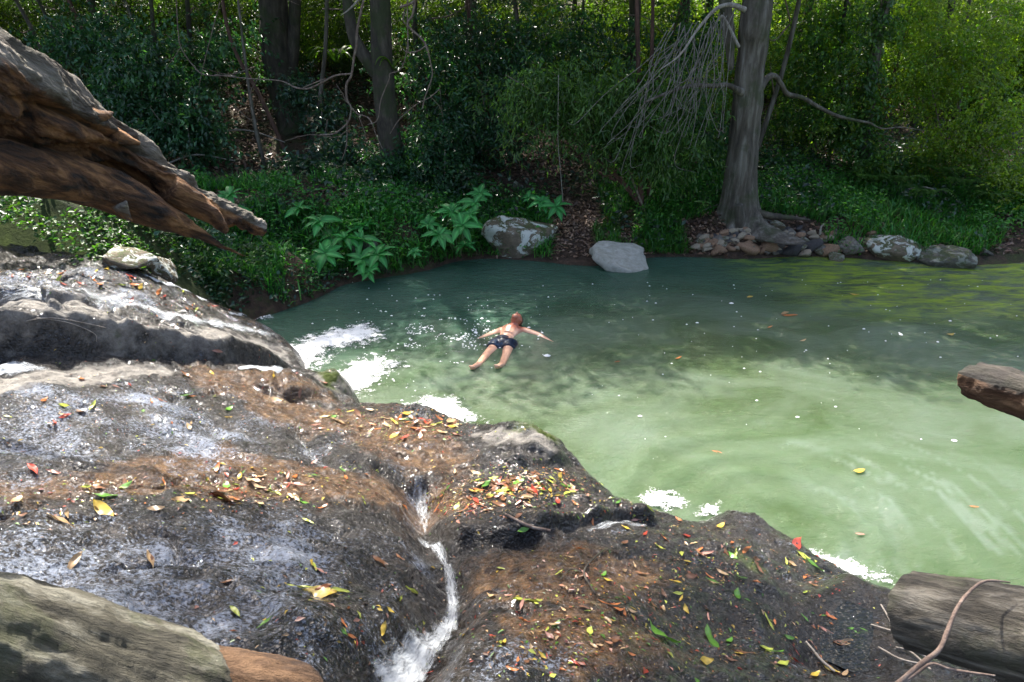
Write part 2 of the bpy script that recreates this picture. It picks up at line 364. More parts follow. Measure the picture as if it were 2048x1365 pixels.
# ------------------------------------------------------------------ the cascade rock
RP = [(0,535,1.55),(150,530,1.5),(250,540,1.4),(330,568,1.1),(400,598,.75),(470,632,.32),(540,655,.15),
 (0,600,1.5),(150,610,1.4),(300,625,1.15),(420,650,.75),(500,665,.42),
 (0,730,1.35),(200,725,1.2),(400,730,.85),(550,745,.4),(100,680,1.42),(300,680,1.12),(450,700,.75),
 (0,800,1.65),(200,800,1.45),(400,800,1.1),(600,800,.6),(650,835,.65),
 (0,900,1.85),(200,900,1.7),(400,900,1.45),(600,880,1.05),(750,850,.7),(800,900,.95),
 (0,1000,2.0),(250,1000,1.9),(500,1000,1.6),(700,980,1.25),(850,980,.95),(950,930,.85),(1050,960,.9),
 (0,1150,2.2),(300,1150,2.1),(600,1150,1.85),(800,1120,1.4),(1000,1080,1.25),(1150,1030,.95),(1300,1080,.95),(1450,1080,.7),
 (300,1365,2.3),(600,1300,2.1),(850,1250,1.65),(1000,1250,1.7),(1200,1200,1.45),(1400,1180,1.05),(1600,1200,.75),(1700,1200,.4),
 (800,1365,1.95),(1000,1365,2.0),(1200,1365,1.9),(1500,1320,1.3),(1700,1320,.95),(1900,1330,.6),(2048,1340,.5)]
EDGE = [(455,612,.15),(500,630,.12),(560,665,.12),(600,700,.12),(612,735,.15),(650,742,.25),(690,760,.3),(702,790,.25),(730,808,.2),(790,805,.3),(870,815,.4),
 (950,845,.5),(1010,860,.6),(1080,865,.65),(1140,890,.62),(1195,945,.5),(1240,985,.45),(1300,1010,.45),(1390,1035,.4),(1400,1020,.35),(1450,1010,.35),
 (1530,1035,.3),(1620,1090,.25),(1700,1130,.2),(1780,1170,.15),(1900,1210,.1),(2048,1260,.1),(2250,1330,.1)]
cp = [on_z(u, v, z) for u, v, z in RP + EDGE] + [np.array(q, float) for q in
     [(-9,9.5,1.6),(-9,4,2.7),(-9,0,3.0),(-4,0,2.7),(-4,-2,2.9),(0,-.2,2.4),(0,-2,2.7),(3,-2,1.9),(3,.5,1.5),(6,-2,1.4),(6,1,.9),(6,3,.1),(-7,9.0,1.5),(-5.5,9.6,.9)]]
cp = np.array(cp); rock_base = tps(cp[:, :2], cp[:, 2], .01)
edge_xy = [(-6.2, 12.0), (-5.0, 10.9)] + [tuple(on_z(u, v, z)[:2]) for u, v, z in EDGE]
G = .02; gx = np.arange(-9.0, 5.4, G); gy = np.arange(-2.0, 11.0, G)
# the far-left and the rearmost parts are coarse enough for the same step
XX, YY = np.meshgrid(gx, gy)
ZB = rock_base(XX, YY)
class HF:
    def __init__(s, Z): s.Z = Z
    def __call__(s, x, y):
        fx = np.clip((np.asarray(x) - gx[0]) / G, 0, len(gx) - 1.001); fy = np.clip((np.asarray(y) - gy[0]) / G, 0, len(gy) - 1.001)
        i = fx.astype(int); j = fy.astype(int); a = fx - i; b_ = fy - j; Z = s.Z
        return (Z[j, i] * (1 - a) + Z[j, i + 1] * a) * (1 - b_) + (Z[j + 1, i] * (1 - a) + Z[j + 1, i + 1] * a) * b_
    def hit(s, u, v):
        d = ray(u, v); o = np.array([0, 0, CAM_H]); T = np.arange(1.2, 14, .01)
        P = o + d * T[:, None]; k = np.argmax(P[:, 2] < s(P[:, 0], P[:, 1])); return P[k]
hb = HF(ZB)
DR = np.zeros(ZB.shape)
def ledge(px, h, back=.6, sharp=.04, end=.25):
    """a step in the stone whose face looks to the camera: it rises sharply past the line and sinks back behind it"""
    global DR
    pl = [hb.hit(u, v)[:2] for u, v in px]
    s, t, L = seg_dist(XX, YY, pl); s = s + .10 * fbm(np.stack([XX, YY, 0 * XX], -1), 2.2, 2, 5)
    f = sm(-sharp * .3, sharp * 2.3, s) * np.exp(-np.maximum(s, 0) / back)
    DR = DR + h * (1 + .45 * fbm(np.stack([XX, YY, 0 * XX], -1), 1.7, 3, 6)) * f * sm(0, end, t) * sm(0, end, L - t)
def bump(u, v, r, h, ry=None):
    global DR
    c = hb.hit(u, v); d = ((XX - c[0]) / r) ** 2 + ((YY - c[1]) / (ry or r)) ** 2
    DR = DR + h * np.exp(-d * d)
def groove(px, w_, h):
    global DR
    pl = [hb.hit(u, v)[:2] for u, v in px]; s, t, L = seg_dist(XX, YY, pl)
    DR = DR - h * np.exp(-(s / w_) ** 2) * sm(0, .15, t) * sm(0, .15, L - t)
ledge([(-250,735),(0,722),(150,722),(330,728),(480,738),(600,745)], .36, .55, .05, .3)       # big middle ledge
ledge([(-200,640),(0,632),(120,632),(230,640)], .14, .5)
ledge([(100,690),(165,705)], .14, .3, .03, .1); ledge([(180,680),(260,706)], .12, .3, .03, .1)
ledge([(330,665),(400,692)], .1, .3, .04, .1)
ledge([(480,785),(560,805),(700,812)], .13, .35, .04, .2)
ledge([(930,930),(1000,945),(1080,938),(1150,930)], .08, .4, .04, .2)
ledge([(980,1075),(1080,1070),(1180,1045),(1250,1040),(1330,1045)], .14, .35, .03, .2)
ledge([(330,985),(400,975),(450,962)], .06, .3, .02, .1); ledge([(-60,1080),(30,1050),(110,1012)], .06, .4, .02, .1)
ledge([(700,960),(760,975)], .1, .25, .04, .1)
ledge([(1380,1100),(1500,1125),(1620,1190)], .07, .18, .03, .2)
ledge([(1480,1175),(1600,1225)], .05, .15, .03, .2)
ledge([(560,1345),(660,1330),(760,1300),(870,1230)], .14, .5, .06, .2)
groove([(100,640),(140,660),(165,700)], .05, .16); groove([(240,640),(235,660),(225,690)], .04, .1); groove([(395,690),(430,705)], .06, .14)
groove([(840,960),(845,1020),(860,1090),(895,1150),(900,1230),(870,1290),(800,1365),(740,1450)], .13, .2)
groove([(860,1090),(960,1075),(1100,1075)], .1, .1); groove([(600,850),(615,900),(640,940)], .12, .1)
groove([(930,880),(1050,885),(1180,950)], .03, .06); groove([(985,870),(1100,890),(1180,935)], .02, .05)
bump(690, 765, .3, .1); bump(560, 775, .4, .1); bump(1060, 885, .4, .06); bump(735, 930, .22, .1)
NP = np.stack([XX, YY, 0 * XX], -1)
far = sm(4.5, 9, YY)
DR += .12 * fbm(NP, .9, 3, 11) + .065 * fbm(NP + .3 * fbm(NP, 2, 2, 3)[..., None], (3.0, 4.5, 1), 4, 21, .55, True) + .022 * fbm(NP, 11, 4, 31, .65) + .03 * fbm(NP, 5, 3, 33, .6)
warp = NP + .25 * np.stack([fbm(NP, 1.2, 3, 41), fbm(NP, 1.2, 3, 42), 0 * XX], -1)
cr = np.abs(vnoise(warp * np.array([.9, 2.1, 1]), 51)); DR += .022 * fbm(warp, (5, 13, 1), 4, 55, .6, True); DR -= .07 * np.exp(-(cr / .022) ** 2) * sm(-.1, .3, fbm(NP, .7, 2, 52))
ES, ET, EL = seg_dist(XX, YY, edge_xy); ES = ES + .06 * fbm(NP, 3.5, 3, 61)
ZR = ZB + DR * sm(.35, -.2, ES) - 2.4 * .07 * np.logaddexp(0, ES / .07)
# the stone sinks under the bank behind
ZR -= 1.2 * sm(9.3, 10.4, YY + .0 * XX) * sm(-4.0, -4.8, XX)
ZR = np.maximum(ZR, -.9)
hr = HF(ZR)
def px_of(X, Y, Z):
    dy, dz = Y, Z - CAM_H; f = dy * CP - dz * SP; return 1024 + FPX * X / f, 682.5 - FPX * (dy * SP + dz * CP) / f
def mask_poly(px, soft=.25):
    pl = [hr.hit(u, v)[:2] for u, v in px]; s, _, _ = seg_dist(XX, YY, pl + [pl[0]]); s = np.abs(s)
    return .5 + .5 * np.clip(np.where(in_poly(XX, YY, pl), s, -s) / soft, -1, 1)
def mask_any(L, soft=.25):
    r = np.zeros(XX.shape)
    for p in L: r = np.maximum(r, mask_poly(p, soft))
    return r
silt = mask_any([[(380,735),(500,735),(640,775),(700,805),(560,800),(430,790),(380,760)], [(250,920),(450,890),(680,950),(900,960),(930,1010),(760,1010),(600,1000),(300,990),(120,1000),(0,1030),(0,960),(150,950)],
  [(700,865),(840,840),(900,870),(960,930),(900,960),(780,925),(720,890)], [(950,1120),(1150,1080),(1330,1130),(1300,1180),(1150,1220),(1000,1210),(930,1180)],
  [(1000,1230),(1250,1230),(1350,1300),(1300,1365),(1050,1330)], [(450,760),(600,800),(800,840),(900,850),(700,860),(500,830)]], .3)
silt = np.maximum(silt, .42 * sm(.0, .4, fbm(NP, .8, 3, 71)))
dry = mask_any([[(-150,640),(0,645),(100,650),(240,640),(330,668),(480,668),(560,692),(580,715),(450,705),(250,695),(0,690),(-150,690)],
  [(-150,745),(100,742),(300,735),(360,745),(200,768),(0,790),(-150,800)], [(-150,612),(0,606),(180,606),(240,620),(100,632),(-150,635)], [(950,868),(1060,862),(1130,885),(1170,925),(1100,905),(980,888)],
  [(620,748),(680,752),(700,785),(640,765)]], .18)
moss = .62 * mask_any([[(1000,862),(1100,866),(1190,940),(1120,905)], [(1410,1095),(1530,1115),(1620,1180),(1500,1150)], [(620,745),(690,755),(700,790),(640,770)], [(225,640),(245,640),(245,690),(225,690)]], .12)
still = mask_poly([(1600,1225),(1680,1205),(1770,1250),(1790,1330),(1710,1335),(1620,1290)], .15)
_pc = hr.hit(1715, 1290); PUD = float(hr(_pc[0], _pc[1])) - .01
_sp, _, _ = seg_dist(XX, YY, [hr.hit(u, v)[:2] for u, v in [(1600,1225),(1680,1205),(1770,1250),(1790,1330),(1710,1335),(1620,1290),(1600,1225)]])
_si = np.where(still > .5, np.abs(_sp), -np.abs(_sp)); _w = sm(-.3, .02, _si)
ZR = ZR * (1 - _w) + _w * (PUD + .035 - .3 * np.clip(_si, 0, .15) + .3 * (ZR - PUD) * (1 - sm(-.1, .1, _si)) + .012 * fbm(NP, 9, 3, 88)); hr = HF(ZR)
film = mask_any([[(-150,540),(250,545),(420,640),(250,620),(0,600),(-150,600)], [(-150,700),(100,760),(400,770),(640,860),(560,930),(200,940),(-150,960)], [(-150,1000),(200,1040),(600,1010),(800,1080),(840,1250),(760,1400),(-150,1400)],
  [(430,640),(560,680),(600,700),(500,650)], [(740,1280),(1200,1300),(1250,1400),(700,1400)], [(780,800),(900,815),(1000,850),(900,850)], [(820,980),(880,1000),(930,1100),(840,1100)], [(1380,1030),(1460,1015),(1700,1140),(1600,1130)]], .5)
film = film * (.55 + .45 * sm(1200, 0, px_of(XX, YY, ZR)[0]))
attrs = dict(film=film.ravel(), silt=silt.ravel(), dry=dry.ravel(), moss=moss.ravel(), still=(.12 + .0 * still).ravel())
keep = (ZR[:-1, :-1] > -.88)
F = grid_faces(*XX.shape)[keep.ravel()]
link('bedrock_cascade', mesh_np('bedrock_cascade', np.stack([XX, YY, ZR], -1).reshape(-1, 3), F, M_CASC, attrs=attrs), kind='structure',
     label='broad wet bedrock shelf sloping down into the pool')
def rock_frame(x, y):
    e = .03; z = hr(x, y); gx_ = (hr(x + e, y) - hr(x - e, y)) / (2 * e); gy_ = (hr(x, y + e) - hr(x, y - e)) / (2 * e)
    return z, Vector((-gx_, -gy_, 1)).normalized()

# ------------------------------------------------------------------ banks and forest floor
TPp = [(480,596,.02),(560,562,.02),(640,552,.02),(780,550,.02),(900,522,.02),(980,515,.02),(1100,522,.02),(1190,528,.02),(1400,512,.02),(1560,512,.02),(1750,518,.02),(1900,528,.02),(2048,522,.02),(2300,530,.02)]
shore = [tuple(on_z(u, v, z)[:2]) for u, v, z in TPp]
tp = [on_z(u, v, z) for u, v, z in TPp] + [on_z(u, v, z) for u, v, z in
  [(0,505,1.75),(-200,505,1.9),(150,500,1.65),(280,520,1.35),(340,548,1.0),(400,575,.55),(440,590,.3),(0,460,2.0),(200,455,1.75),(350,480,1.3),(450,520,.8),(560,500,.6),(700,480,.55),(850,470,.5),
   (560,420,.9),(750,400,.9),(950,430,.55),(1150,450,.4),(1290,425,.5),(1480,440,.55),(1480,490,.2),(1650,440,.45),(1900,440,.45),(2048,440,.45),(1100,380,.7),(1720,390,.7),(2048,380,.8)]]
tp += [at(u, v, Y) for u, v, Y in [(0,330,14),(300,330,16),(530,335,15.8),(590,250,18.2),(700,300,17),(800,340,15.6),(400,200,20),(640,180,20.5),(300,80,24),(700,90,24),(1000,300,17.5),(1000,180,22),(1300,250,20),(1500,260,20),(1800,280,20),(2048,290,18),(1300,130,26),(1700,140,26),(2100,120,26),
   (300,-150,40),(1000,-100,40),(1700,-100,40),(2400,-100,40),(-500,0,26),(-700,100,14),(2500,250,18)]]
tp += [np.array(q, float) for q in [(0,10.6,-.9),(3,11.5,-.9),(7,11.5,-.9),(-3,9.8,-.8),(-2,6,-1.0),(3,5,-1.0),(8,6,-1.0),(12,10,-.8),(17,15,.7),(17,6,.4),(15,0,.6),(9,0,-.6),(16,-4,1),(6,-4,.8)]]
tp = np.array(tp); ground0 = tps(tp[:, :2], tp[:, 2], .02)
def ground(x, y):
    P = np.stack([np.asarray(x, float), np.asarray(y, float), 0 * np.asarray(x, float)], -1)
    return ground0(x, y) + .12 * fbm(P, .8, 3, 81) * sm(12.6, 14, P[..., 1]) + .03 * fbm(P, 4, 3, 82)
tx = np.arange(-26, 30.1, .16); ty = np.arange(-6, 48, .16)
TX, TY = np.meshgrid(tx, ty); TZ = ground(TX, TY)
inr = (TX > -9.0) & (TX < 5.3) & (TY < 10.9)                    # below the bedrock
rz = hr(TX, TY)
se, _, _ = seg_dist(TX, TY, edge_xy)
TZ = np.where(inr & (TY < 8.6), np.minimum(TZ, np.where(se < 0, rz - .35, TZ)), TZ)
TZ = np.where((TX < -8.9) & (TY < 8.6), np.minimum(TZ, 2.6), TZ)
gm = np.clip(.35 + .5 * fbm(np.stack([TX, TY, 0 * TX], -1), .5, 3, 83), 0, 1); gm = np.where((TX < -4.3) & (TY < 11), .95, gm)
gm = np.where((TX > .8) & (TX < 3) & (TY < 14.2), .05, gm)
link('forest_floor', mesh_np('forest_floor', np.stack([TX, TY, TZ], -1).reshape(-1, 3), grid_faces(*TX.shape), M_GROUND, attrs=dict(moss=gm.ravel())), kind='structure', label='leaf strewn earth bank and rising forest floor')

# ------------------------------------------------------------------ pool
wx = np.arange(-7, 17, .05); wy = np.arange(2.6, 15.5, .05); WX, WY = np.meshgrid(wx, wy); WP = np.stack([WX, WY, 0 * WX], -1)
WZ = .006 * fbm(WP, (1.2, 2.0, 1), 3, 91)
rc = on_z(1560, 1060, 0); dd = np.hypot(WX - rc[0], WY - rc[1])
WZ += .016 * np.sin(dd * 17 + 2.5 * fbm(WP, 1.2, 2, 92)) * np.exp(-((dd - .6) / 1.6) ** 2) * (WY < rc[1] + 2.2) * (.4 + .8 * np.maximum(0, fbm(WP, 1.6, 2, 93) + .4))
WZ += .012 * fbm(WP, (3, 5, 1), 3, 94) * sm(2.6, 0, np.hypot(WX - on_z(720, 720, 0)[0], WY - on_z(720, 720, 0)[1]))
pu, pv = px_of(WX, WY, 0 * WX)
teal = .75 * sm(.2, 1.9, (WY - 7.6) * .45 - .22 * (WX - 1.0) + .4 * fbm(WP, .5, 3, 95))
_a = np.arctan2(WY - rc[1], WX - rc[0]); RQ = np.stack([dd * 4.5, _a * dd * 1.6, 0 * dd], -1)
sr_ = fbm(RQ + .5 * fbm(WP, 1.5, 3, 97)[..., None], (1, .55, 1), 4, 98, .6, True)
foam_sky = .26 * sm(.42, .75, sr_) * sm(3.4, 1.8, dd) * sm(.1, .5, dd) * sm(1500, 1640, pu - .25 * (pv - 1000)) * sm(780, 860, pv) * sm(-.25, .2, fbm(WP, .9, 2, 99))  # pale streaks: thin foam, with sky reflections put into the colour
green_refl = sm(3.4, 5.6, WX - .3 * (12 - WY)) * sm(9.3, 10.6, WY + .25 * fbm(WP, 1, 2, 96))  # yellow-green reflection of sunlit foliage, painted into the water colour
WF = grid_faces(*WX.shape)
link('pool_water', mesh_np('pool_water', np.stack([WX, WY, WZ], -1).reshape(-1, 3), WF, M_WATER, attrs=dict(teal=teal.ravel(), green_refl=green_refl.ravel(), foam_sky=foam_sky.ravel())), kind='structure', label='murky green pool water with ripples below the cascade')
bx, by = np.meshgrid(np.arange(-7, 17.1, .5), np.arange(-1, 15.6, .5)); bz = -.62 + 0 * bx
link('pool_bed', mesh_np('pool_bed', np.stack([bx, by, bz], -1).reshape(-1, 3), grid_faces(*bx.shape), M_BED), kind='structure', label='silty green bed under the pool')

# foam
def foam(name, polys, label, seed, thr=0.0, lace=.9, spread=.25, h=.05, z0=.012):
    pls = [[tuple(on_z(u, v, 0)[:2]) for u, v in p] for p in polys]; allp = np.array(sum(pls, []))
    x0, y0 = allp.min(0) - spread * 2.5; x1, y1 = allp.max(0) + spread * 2.5; st = .017
    X, Y = np.meshgrid(np.arange(x0, x1, st), np.arange(y0, y1, st)); m_ = np.zeros(X.shape) - 9
    for pl in pls:
        s, _, _ = seg_dist(X, Y, pl + [pl[0]]); s = np.abs(s); m_ = np.maximum(m_, np.where(in_poly(X, Y, pl), s, -s))
    P = np.stack([X, Y, 0 * X], -1); nz = fbm(P, (11, 15, 1), 4, seed, .7)
    fld = m_ / spread + lace * nz * 1.5 - thr
    Z = z0 + h * sm(0, .25, m_) * (.5 + .5 * fbm(P, 9, 3, seed + 3)) + .01 * fbm(P, 40, 2, seed + 5) - .0 * fld
    F = grid_faces(*X.shape)[(fld[:-1, :-1] > -.55).ravel()]
    used = np.zeros(X.size, bool); used[F.ravel()] = True; idx = np.cumsum(used) - 1
    link(name, mesh_np(name, np.stack([X, Y, Z], -1).reshape(-1, 3)[used], idx[F], M_FOAME, attrs=dict(fld=fld.ravel()[used])), kind='stuff', label=label)
foam('foam', [[(555,700),(600,683),(660,662),(720,650),(760,658),(765,678),(720,690),(660,703),(640,738),(605,745),(570,720)]], 'long white foam patch spreading from the ledge tip', 101)
foam('foam', [[(650,760),(680,742),(720,725),(790,722),(802,735),(760,755),(730,778),(705,795),(680,780)]], 'white foam patch beside the rounded mossy rock', 111)
foam('foam', [[(440,610),(480,617),(530,622),(545,636),(500,640),(450,625)]], 'small foam patch at the far chute mouth', 121, spread=.15)
foam('foam', [[(800,810),(850,793),(905,793),(930,815),(980,850),(900,850)]], 'thin foam along the rock edge in the middle', 131, thr=.2, spread=.15, h=.03)
foam('foam', [[(1250,1000),(1300,975),(1370,985),(1385,1015),(1330,1030)]], 'lacy foam below the dark ledge by the water', 141, thr=.45, spread=.12, h=.03)
foam('foam', [[(1600,1090),(1700,1120),(1790,1150),(1790,1170),(1700,1160),(1590,1110)]], 'thin splash foam near the lower right log', 151, thr=.4, spread=.08, h=.02)
foam('foam', [[(1395,1035),(1405,1012),(1440,1005),(1430,1030)], ], 'small splash by the rock knob', 161, spread=.07, h=.02)

# loose foam flecks and bubbles; white specks stand in for sparkles near the foam
def flecks():
    P = []
    for _ in range(190): P.append(on_z(rng.uniform(500, 2040), 560 + abs(rng.normal(0, 1)) * 160, 0))
    for _ in range(1500):
        t = rng.beta(1, 2.2); P.append(on_z(740 + t * 330 + rng.normal(0, 25), 690 + rng.normal(0, 34) - 25 * t, 0))
    for _ in range(110): P.append(on_z(1020 + rng.normal(0, 45), 735 + rng.normal(0, 18), 0))
    P = np.array(P); kq = (np.arange(len(P)) < 190) | (fbm(P, (2.2, 3.5, 1), 3, 171) > .12); P = P[kq]; P = P[(P[:, 1] < 12.6)]; s, _, _ = seg_dist(P[:, 0], P[:, 1], edge_xy); P = P[s > .25]
    n_ = len(P); r = np.exp(rng.normal(-5.0, .5, n_)); a = np.linspace(0, 2 * math.pi, 6, endpoint=False)
    ring = np.stack([P[:, None, 0] + r[:, None] * np.cos(a) * rng.uniform(.8, 2, n_)[:, None], P[:, None, 1] + r[:, None] * np.sin(a), np.full((n_, 6), .007)], -1)
    top = np.c_[P[:, :2], .012 + r * .5]
    V = np.concatenate([ring, top[:, None]], 1).reshape(-1, 3); f = np.array([[i, (i + 1) % 6, 6] for i in range(6)])
    link('foam_sparkles', mesh_np('foam_sparkles', V, (f[None] + (np.arange(n_) * 7)[:, None, None]).reshape(-1, 3), M_FOAM), kind='stuff', label='tiny white foam flecks, bubbles and modelled light sparkles on the pool')
flecks()

# running white water over the rock
def stream(px, wd, dens, label, off=.018, n=90, k=9):
    P = catmull(np.array([hr.hit(u, v)[:2] for u, v in px]), n); T = norm(np.gradient(P, axis=0)); S = np.c_[-T[:, 1], T[:, 0]]
    wd = np.interp(np.linspace(0, 1, n), np.linspace(0, 1, len(wd)), wd); t = np.linspace(-1, 1, k)
    Q = P[:, None] + S[:, None] * (t[None, :, None] * wd[:, None, None]); X, Y = Q[..., 0], Q[..., 1]
    Z = np.maximum(hr(X, Y), -.01) + off + .012 * fbm(np.stack([X, Y, 0 * X], -1), 12, 3, 7) * (1 - t ** 2)[None]
    de = np.interp(np.linspace(0, 1, n), np.linspace(0, 1, len(dens)), dens)[:, None] * (1 - np.abs(t) ** 1.5)[None]
    e = np.minimum(1, np.minimum(np.arange(n), np.arange(n)[::-1]) / 8.)[:, None]
    L = np.r_[0, np.cumsum(np.linalg.norm(np.diff(P, axis=0), axis=1))]
    uv = np.stack([np.broadcast_to(t * .5 * wd.mean() * 2, X.shape), np.broadcast_to(L[:, None], X.shape)], -1).reshape(-1, 2)
    link('running_water', mesh_np('running_water', np.stack([X, Y, Z], -1).reshape(-1, 3), grid_faces(n, k), M_STREAM, attrs=dict(dens=(de * e).ravel()), uv=uv), kind='stuff', label=label)
stream([(-60,600),(60,585),(180,590),(290,615),(350,632),(430,650),(520,668),(590,700)], [.2,.26,.3,.24,.2,.2,.2], [.5,.6,.62,.68,.7,.66,.45], 'white stream running down the groove behind the grey ledge')
stream([(270,545),(330,570),(400,598),(480,632),(520,645)], [.06,.07,.09,.12], [.8,.8,.75,.7], 'bright narrow rill along the far rock edge')
stream([(-100,745),(0,742),(60,742),(140,748)], [.1,.14,.1], [.95,.9,.3], 'white runnel at the foot of the grey ledge')
stream([(470,742),(530,742),(600,748)], [.05,.08,.06], [1,1,.9], 'short white chute between the ledge and the mossy knob')
stream([(838,950),(842,1010),(850,1060),(830,1090)], [.1,.15,.12,.08], [.5,.62,.55,.3], 'misty water falling into the dark groove')
stream([(885,1110),(900,1160),(905,1230),(880,1280),(820,1345),(760,1420)], [.05,.06,.07,.09,.14,.16], [.6,.72,.75,.75,.8,.8], 'narrow white chute running down the split in the rock')
stream([(832,1080),(850,1092),(880,1108),(893,1140)], [.09,.08,.06,.05], [.55,.6,.7,.6], 'dark swirling water linking the two parts of the chute')
stream([(1160,1068),(1220,1050),(1290,1055),(1350,1065)], [.06,.1,.08,.04], [.5,.6,.5,.2], 'thin water sliding under the dark overhanging ledge')
stream([(590,840),(605,890),(640,930),(680,960)], [.08,.12,.1,.08], [.3,.5,.5,.4], 'misty rill beside the brown slab')
_q = [on_z(u, v, PUD)[:2] for u, v in [(1585,1218),(1680,1195),(1785,1243),(1805,1338),(1705,1345),(1605,1300)]]
_m, _n, _l, _b = mat('puddle_water'); _b.inputs['Base Color'].default_value = (.01, .012, .012, 1); _b.inputs['Roughness'].default_value = .04; _b.inputs['IOR'].default_value = 1.45
_bp = N(_n, 'Bump', Strength=.5, Distance=.05); _l.new(noise(_n, _l, coords(_n, _l, (1, 1.8, 1)), 26, 2, .5, .6), _bp.inputs['Height']); _l.new(_bp.outputs[0], _b.inputs['Normal'])
_V = np.array([[x, y, PUD] for x, y in _q]); _V = np.vstack([_V, _V.mean(0)]); link('puddle', mesh_np('puddle', _V, np.array([[i, (i + 1) % 6, 6] for i in range(6)]), _m), kind='structure', label='still dark puddle in a hollow of the rock by the pale log')
# ------------------------------------------------------------------ boulders and stones
def stone_mesh(name, m_, seed, sub=3, amp=.28, box=.55, flat=.0, res=None):
    import bmesh
    bm = bmesh.new(); bmesh.ops.create_icosphere(bm, subdivisions=sub, radius=1.0)
    V = np.array([v.co[:] for v in bm.verts]); F = np.array([[v.index for v in f.verts] for f in bm.faces]); bm.free()
    r = np.random.default_rng(seed)
    # cut the sphere with random planes: facets like broken stone
    for q in range(11):
        nn = norm(r.standard_normal(3)); dcut = r.uniform(.3, .72); s = V @ nn
        V = V - np.maximum(0, s - dcut)[:, None] * nn * .92
    V = V * (1 + amp * .5 * fbm(V + seed, 1.3, 3, seed)[:, None] + .09 * fbm(V, 5, 4, seed + 9)[:, None])
    V -= (V.max(0) + V.min(0)) / 2; V /= np.abs(V).max(0)
    return mesh_np(name, V, F, m_)
def boulder(u0, v0, u1, v1, label, m_, seed, depth=.8, cat='boulder', base=None, rot=0, Y=None, sub=4, sink=.4):
    """a boulder whose foot stands at the row v1 (or at depth Y) and that spans the given extent"""
    uc = (u0 + u1) / 2
    p = on_z(uc, v1, base if base is not None else 0.0) if Y is None else at(uc, v1, Y)
    f = p[1] * CP - (p[2] - CAM_H) * SP; wdt = (u1 - u0) / FPX * f
    a = math.atan2(CAM_H - p[2], p[1]); hgt = ((v1 - v0) / FPX * f - .35 * depth * wdt * math.sin(a)) / math.cos(a)
    hgt = max(hgt, .3 * wdt)
    o = link('boulder', stone_mesh('boulder', m_, seed, sub), None, (p[0], p[1] + wdt * depth * .45, p[2] + hgt * (.5 - sink)), label, cat)
    o.scale = (wdt / 2, wdt * depth / 2, hgt / 2 * (1 + sink)); o.rotation_euler = (0, 0, rot)
    return o
boulder(962, 414, 1118, 518, 'large boulder with white lichen and moss standing at the far waterline', M_R_LICHEN, 12, .7)
boulder(1184, 481, 1302, 545, 'pale grey boulder half in the water in front of the bare earth bank', M_R_PALE, 14, .75)
boulder(1745, 464, 1868, 526, 'lichen spotted grey boulder at the right end of the stone heap', M_R_LICHEN, 8, .8)
boulder(1852, 486, 1968, 538, 'dark brown boulder lying in the water at the far right', M_R_GREY, 27, .8)
boulder(1945, 487, 2000, 523, 'small dark boulder behind the dark brown boulder at far right', M_R_DARK, 31, .9)
boulder(562, 538, 660, 572, 'low wet rock at the waterline left of the broad leaved plant', M_R_GREY, 42, .7)
boulder(738, 524, 792, 552, 'small wet rock at the waterline right of the broad leaved plant', M_R_DARK, 45, .8)
boulder(700, 462, 770, 512, 'brown rock hidden behind the broad leaved plant', M_R_GREY, 47, .8, base=.35)
boulder(190, 492, 300, 532, 'dark rock crusted with pale lichen at the back of the shelf', M_R_LICHEN, 52, .7, base=1.5)
boulder(282, 500, 345, 552, 'rounded lichen rock beside the bright narrow rill', M_R_LICHEN, 57, .8, base=1.15)
boulder(1012, 355, 1068, 402, 'mossy pointed rock in the shade behind the lichen boulder', M_R_GREY, 61, .8, Y=15.2)
boulder(1058, 335, 1098, 372, 'grey rock in deep shade under the trees', M_R_GREY, 66, .8, Y=16.2)
boulder(622, 368, 682, 408, 'flat lichen rock above the grass on the left bank', M_R_LICHEN, 68, .8, Y=14.6)
# stone heap
SM = [[stone_mesh('stone', mm, 300 + 7 * i + j, 2, .2) for i in range(4)] for j, mm in enumerate(M_ST)]
adj = ['orange brown', 'tan', 'grey brown', 'dark slate coloured', 'moss topped']
def stone(u, v, wpx, kind, label=None, ratio=.62, base=None):
    z = base; p = at(u, v, 13.0)
    lo, hi = 11.5, 16.0
    for _ in range(24):                                   # march to the bank
        mid = (lo + hi) / 2; q = at(u, v, mid)
        if q[2] > float(ground(q[0], q[1])) and q[2] > 0: lo = mid
        else: hi = mid
    p = at(u, v, lo); wdt = wpx / (120. if label else 108.)
    side = 'below the big grey tree' if u < 1600 else 'right of the big grey tree'
    row = 'at the waterline' if v > 488 else ('halfway up the bank' if v > 465 else 'on top of the bank')
    o = link('stone', SM[kind][rng.integers(0, 4)], None, (p[0], p[1], p[2] + wdt * ratio * .22), label or f'{adj[kind]} stone {row} {side}', 'stone', None if label else f'{adj[kind]} stones {row} {side}')
    o.scale = (wdt / 2, wdt * .42, wdt * ratio / 2); o.rotation_euler = (rng.uniform(-.3, .3), rng.uniform(-.3, .3), rng.uniform(0, 6.3))
    o.rotation_euler.z = rng.uniform(-.4, .4)
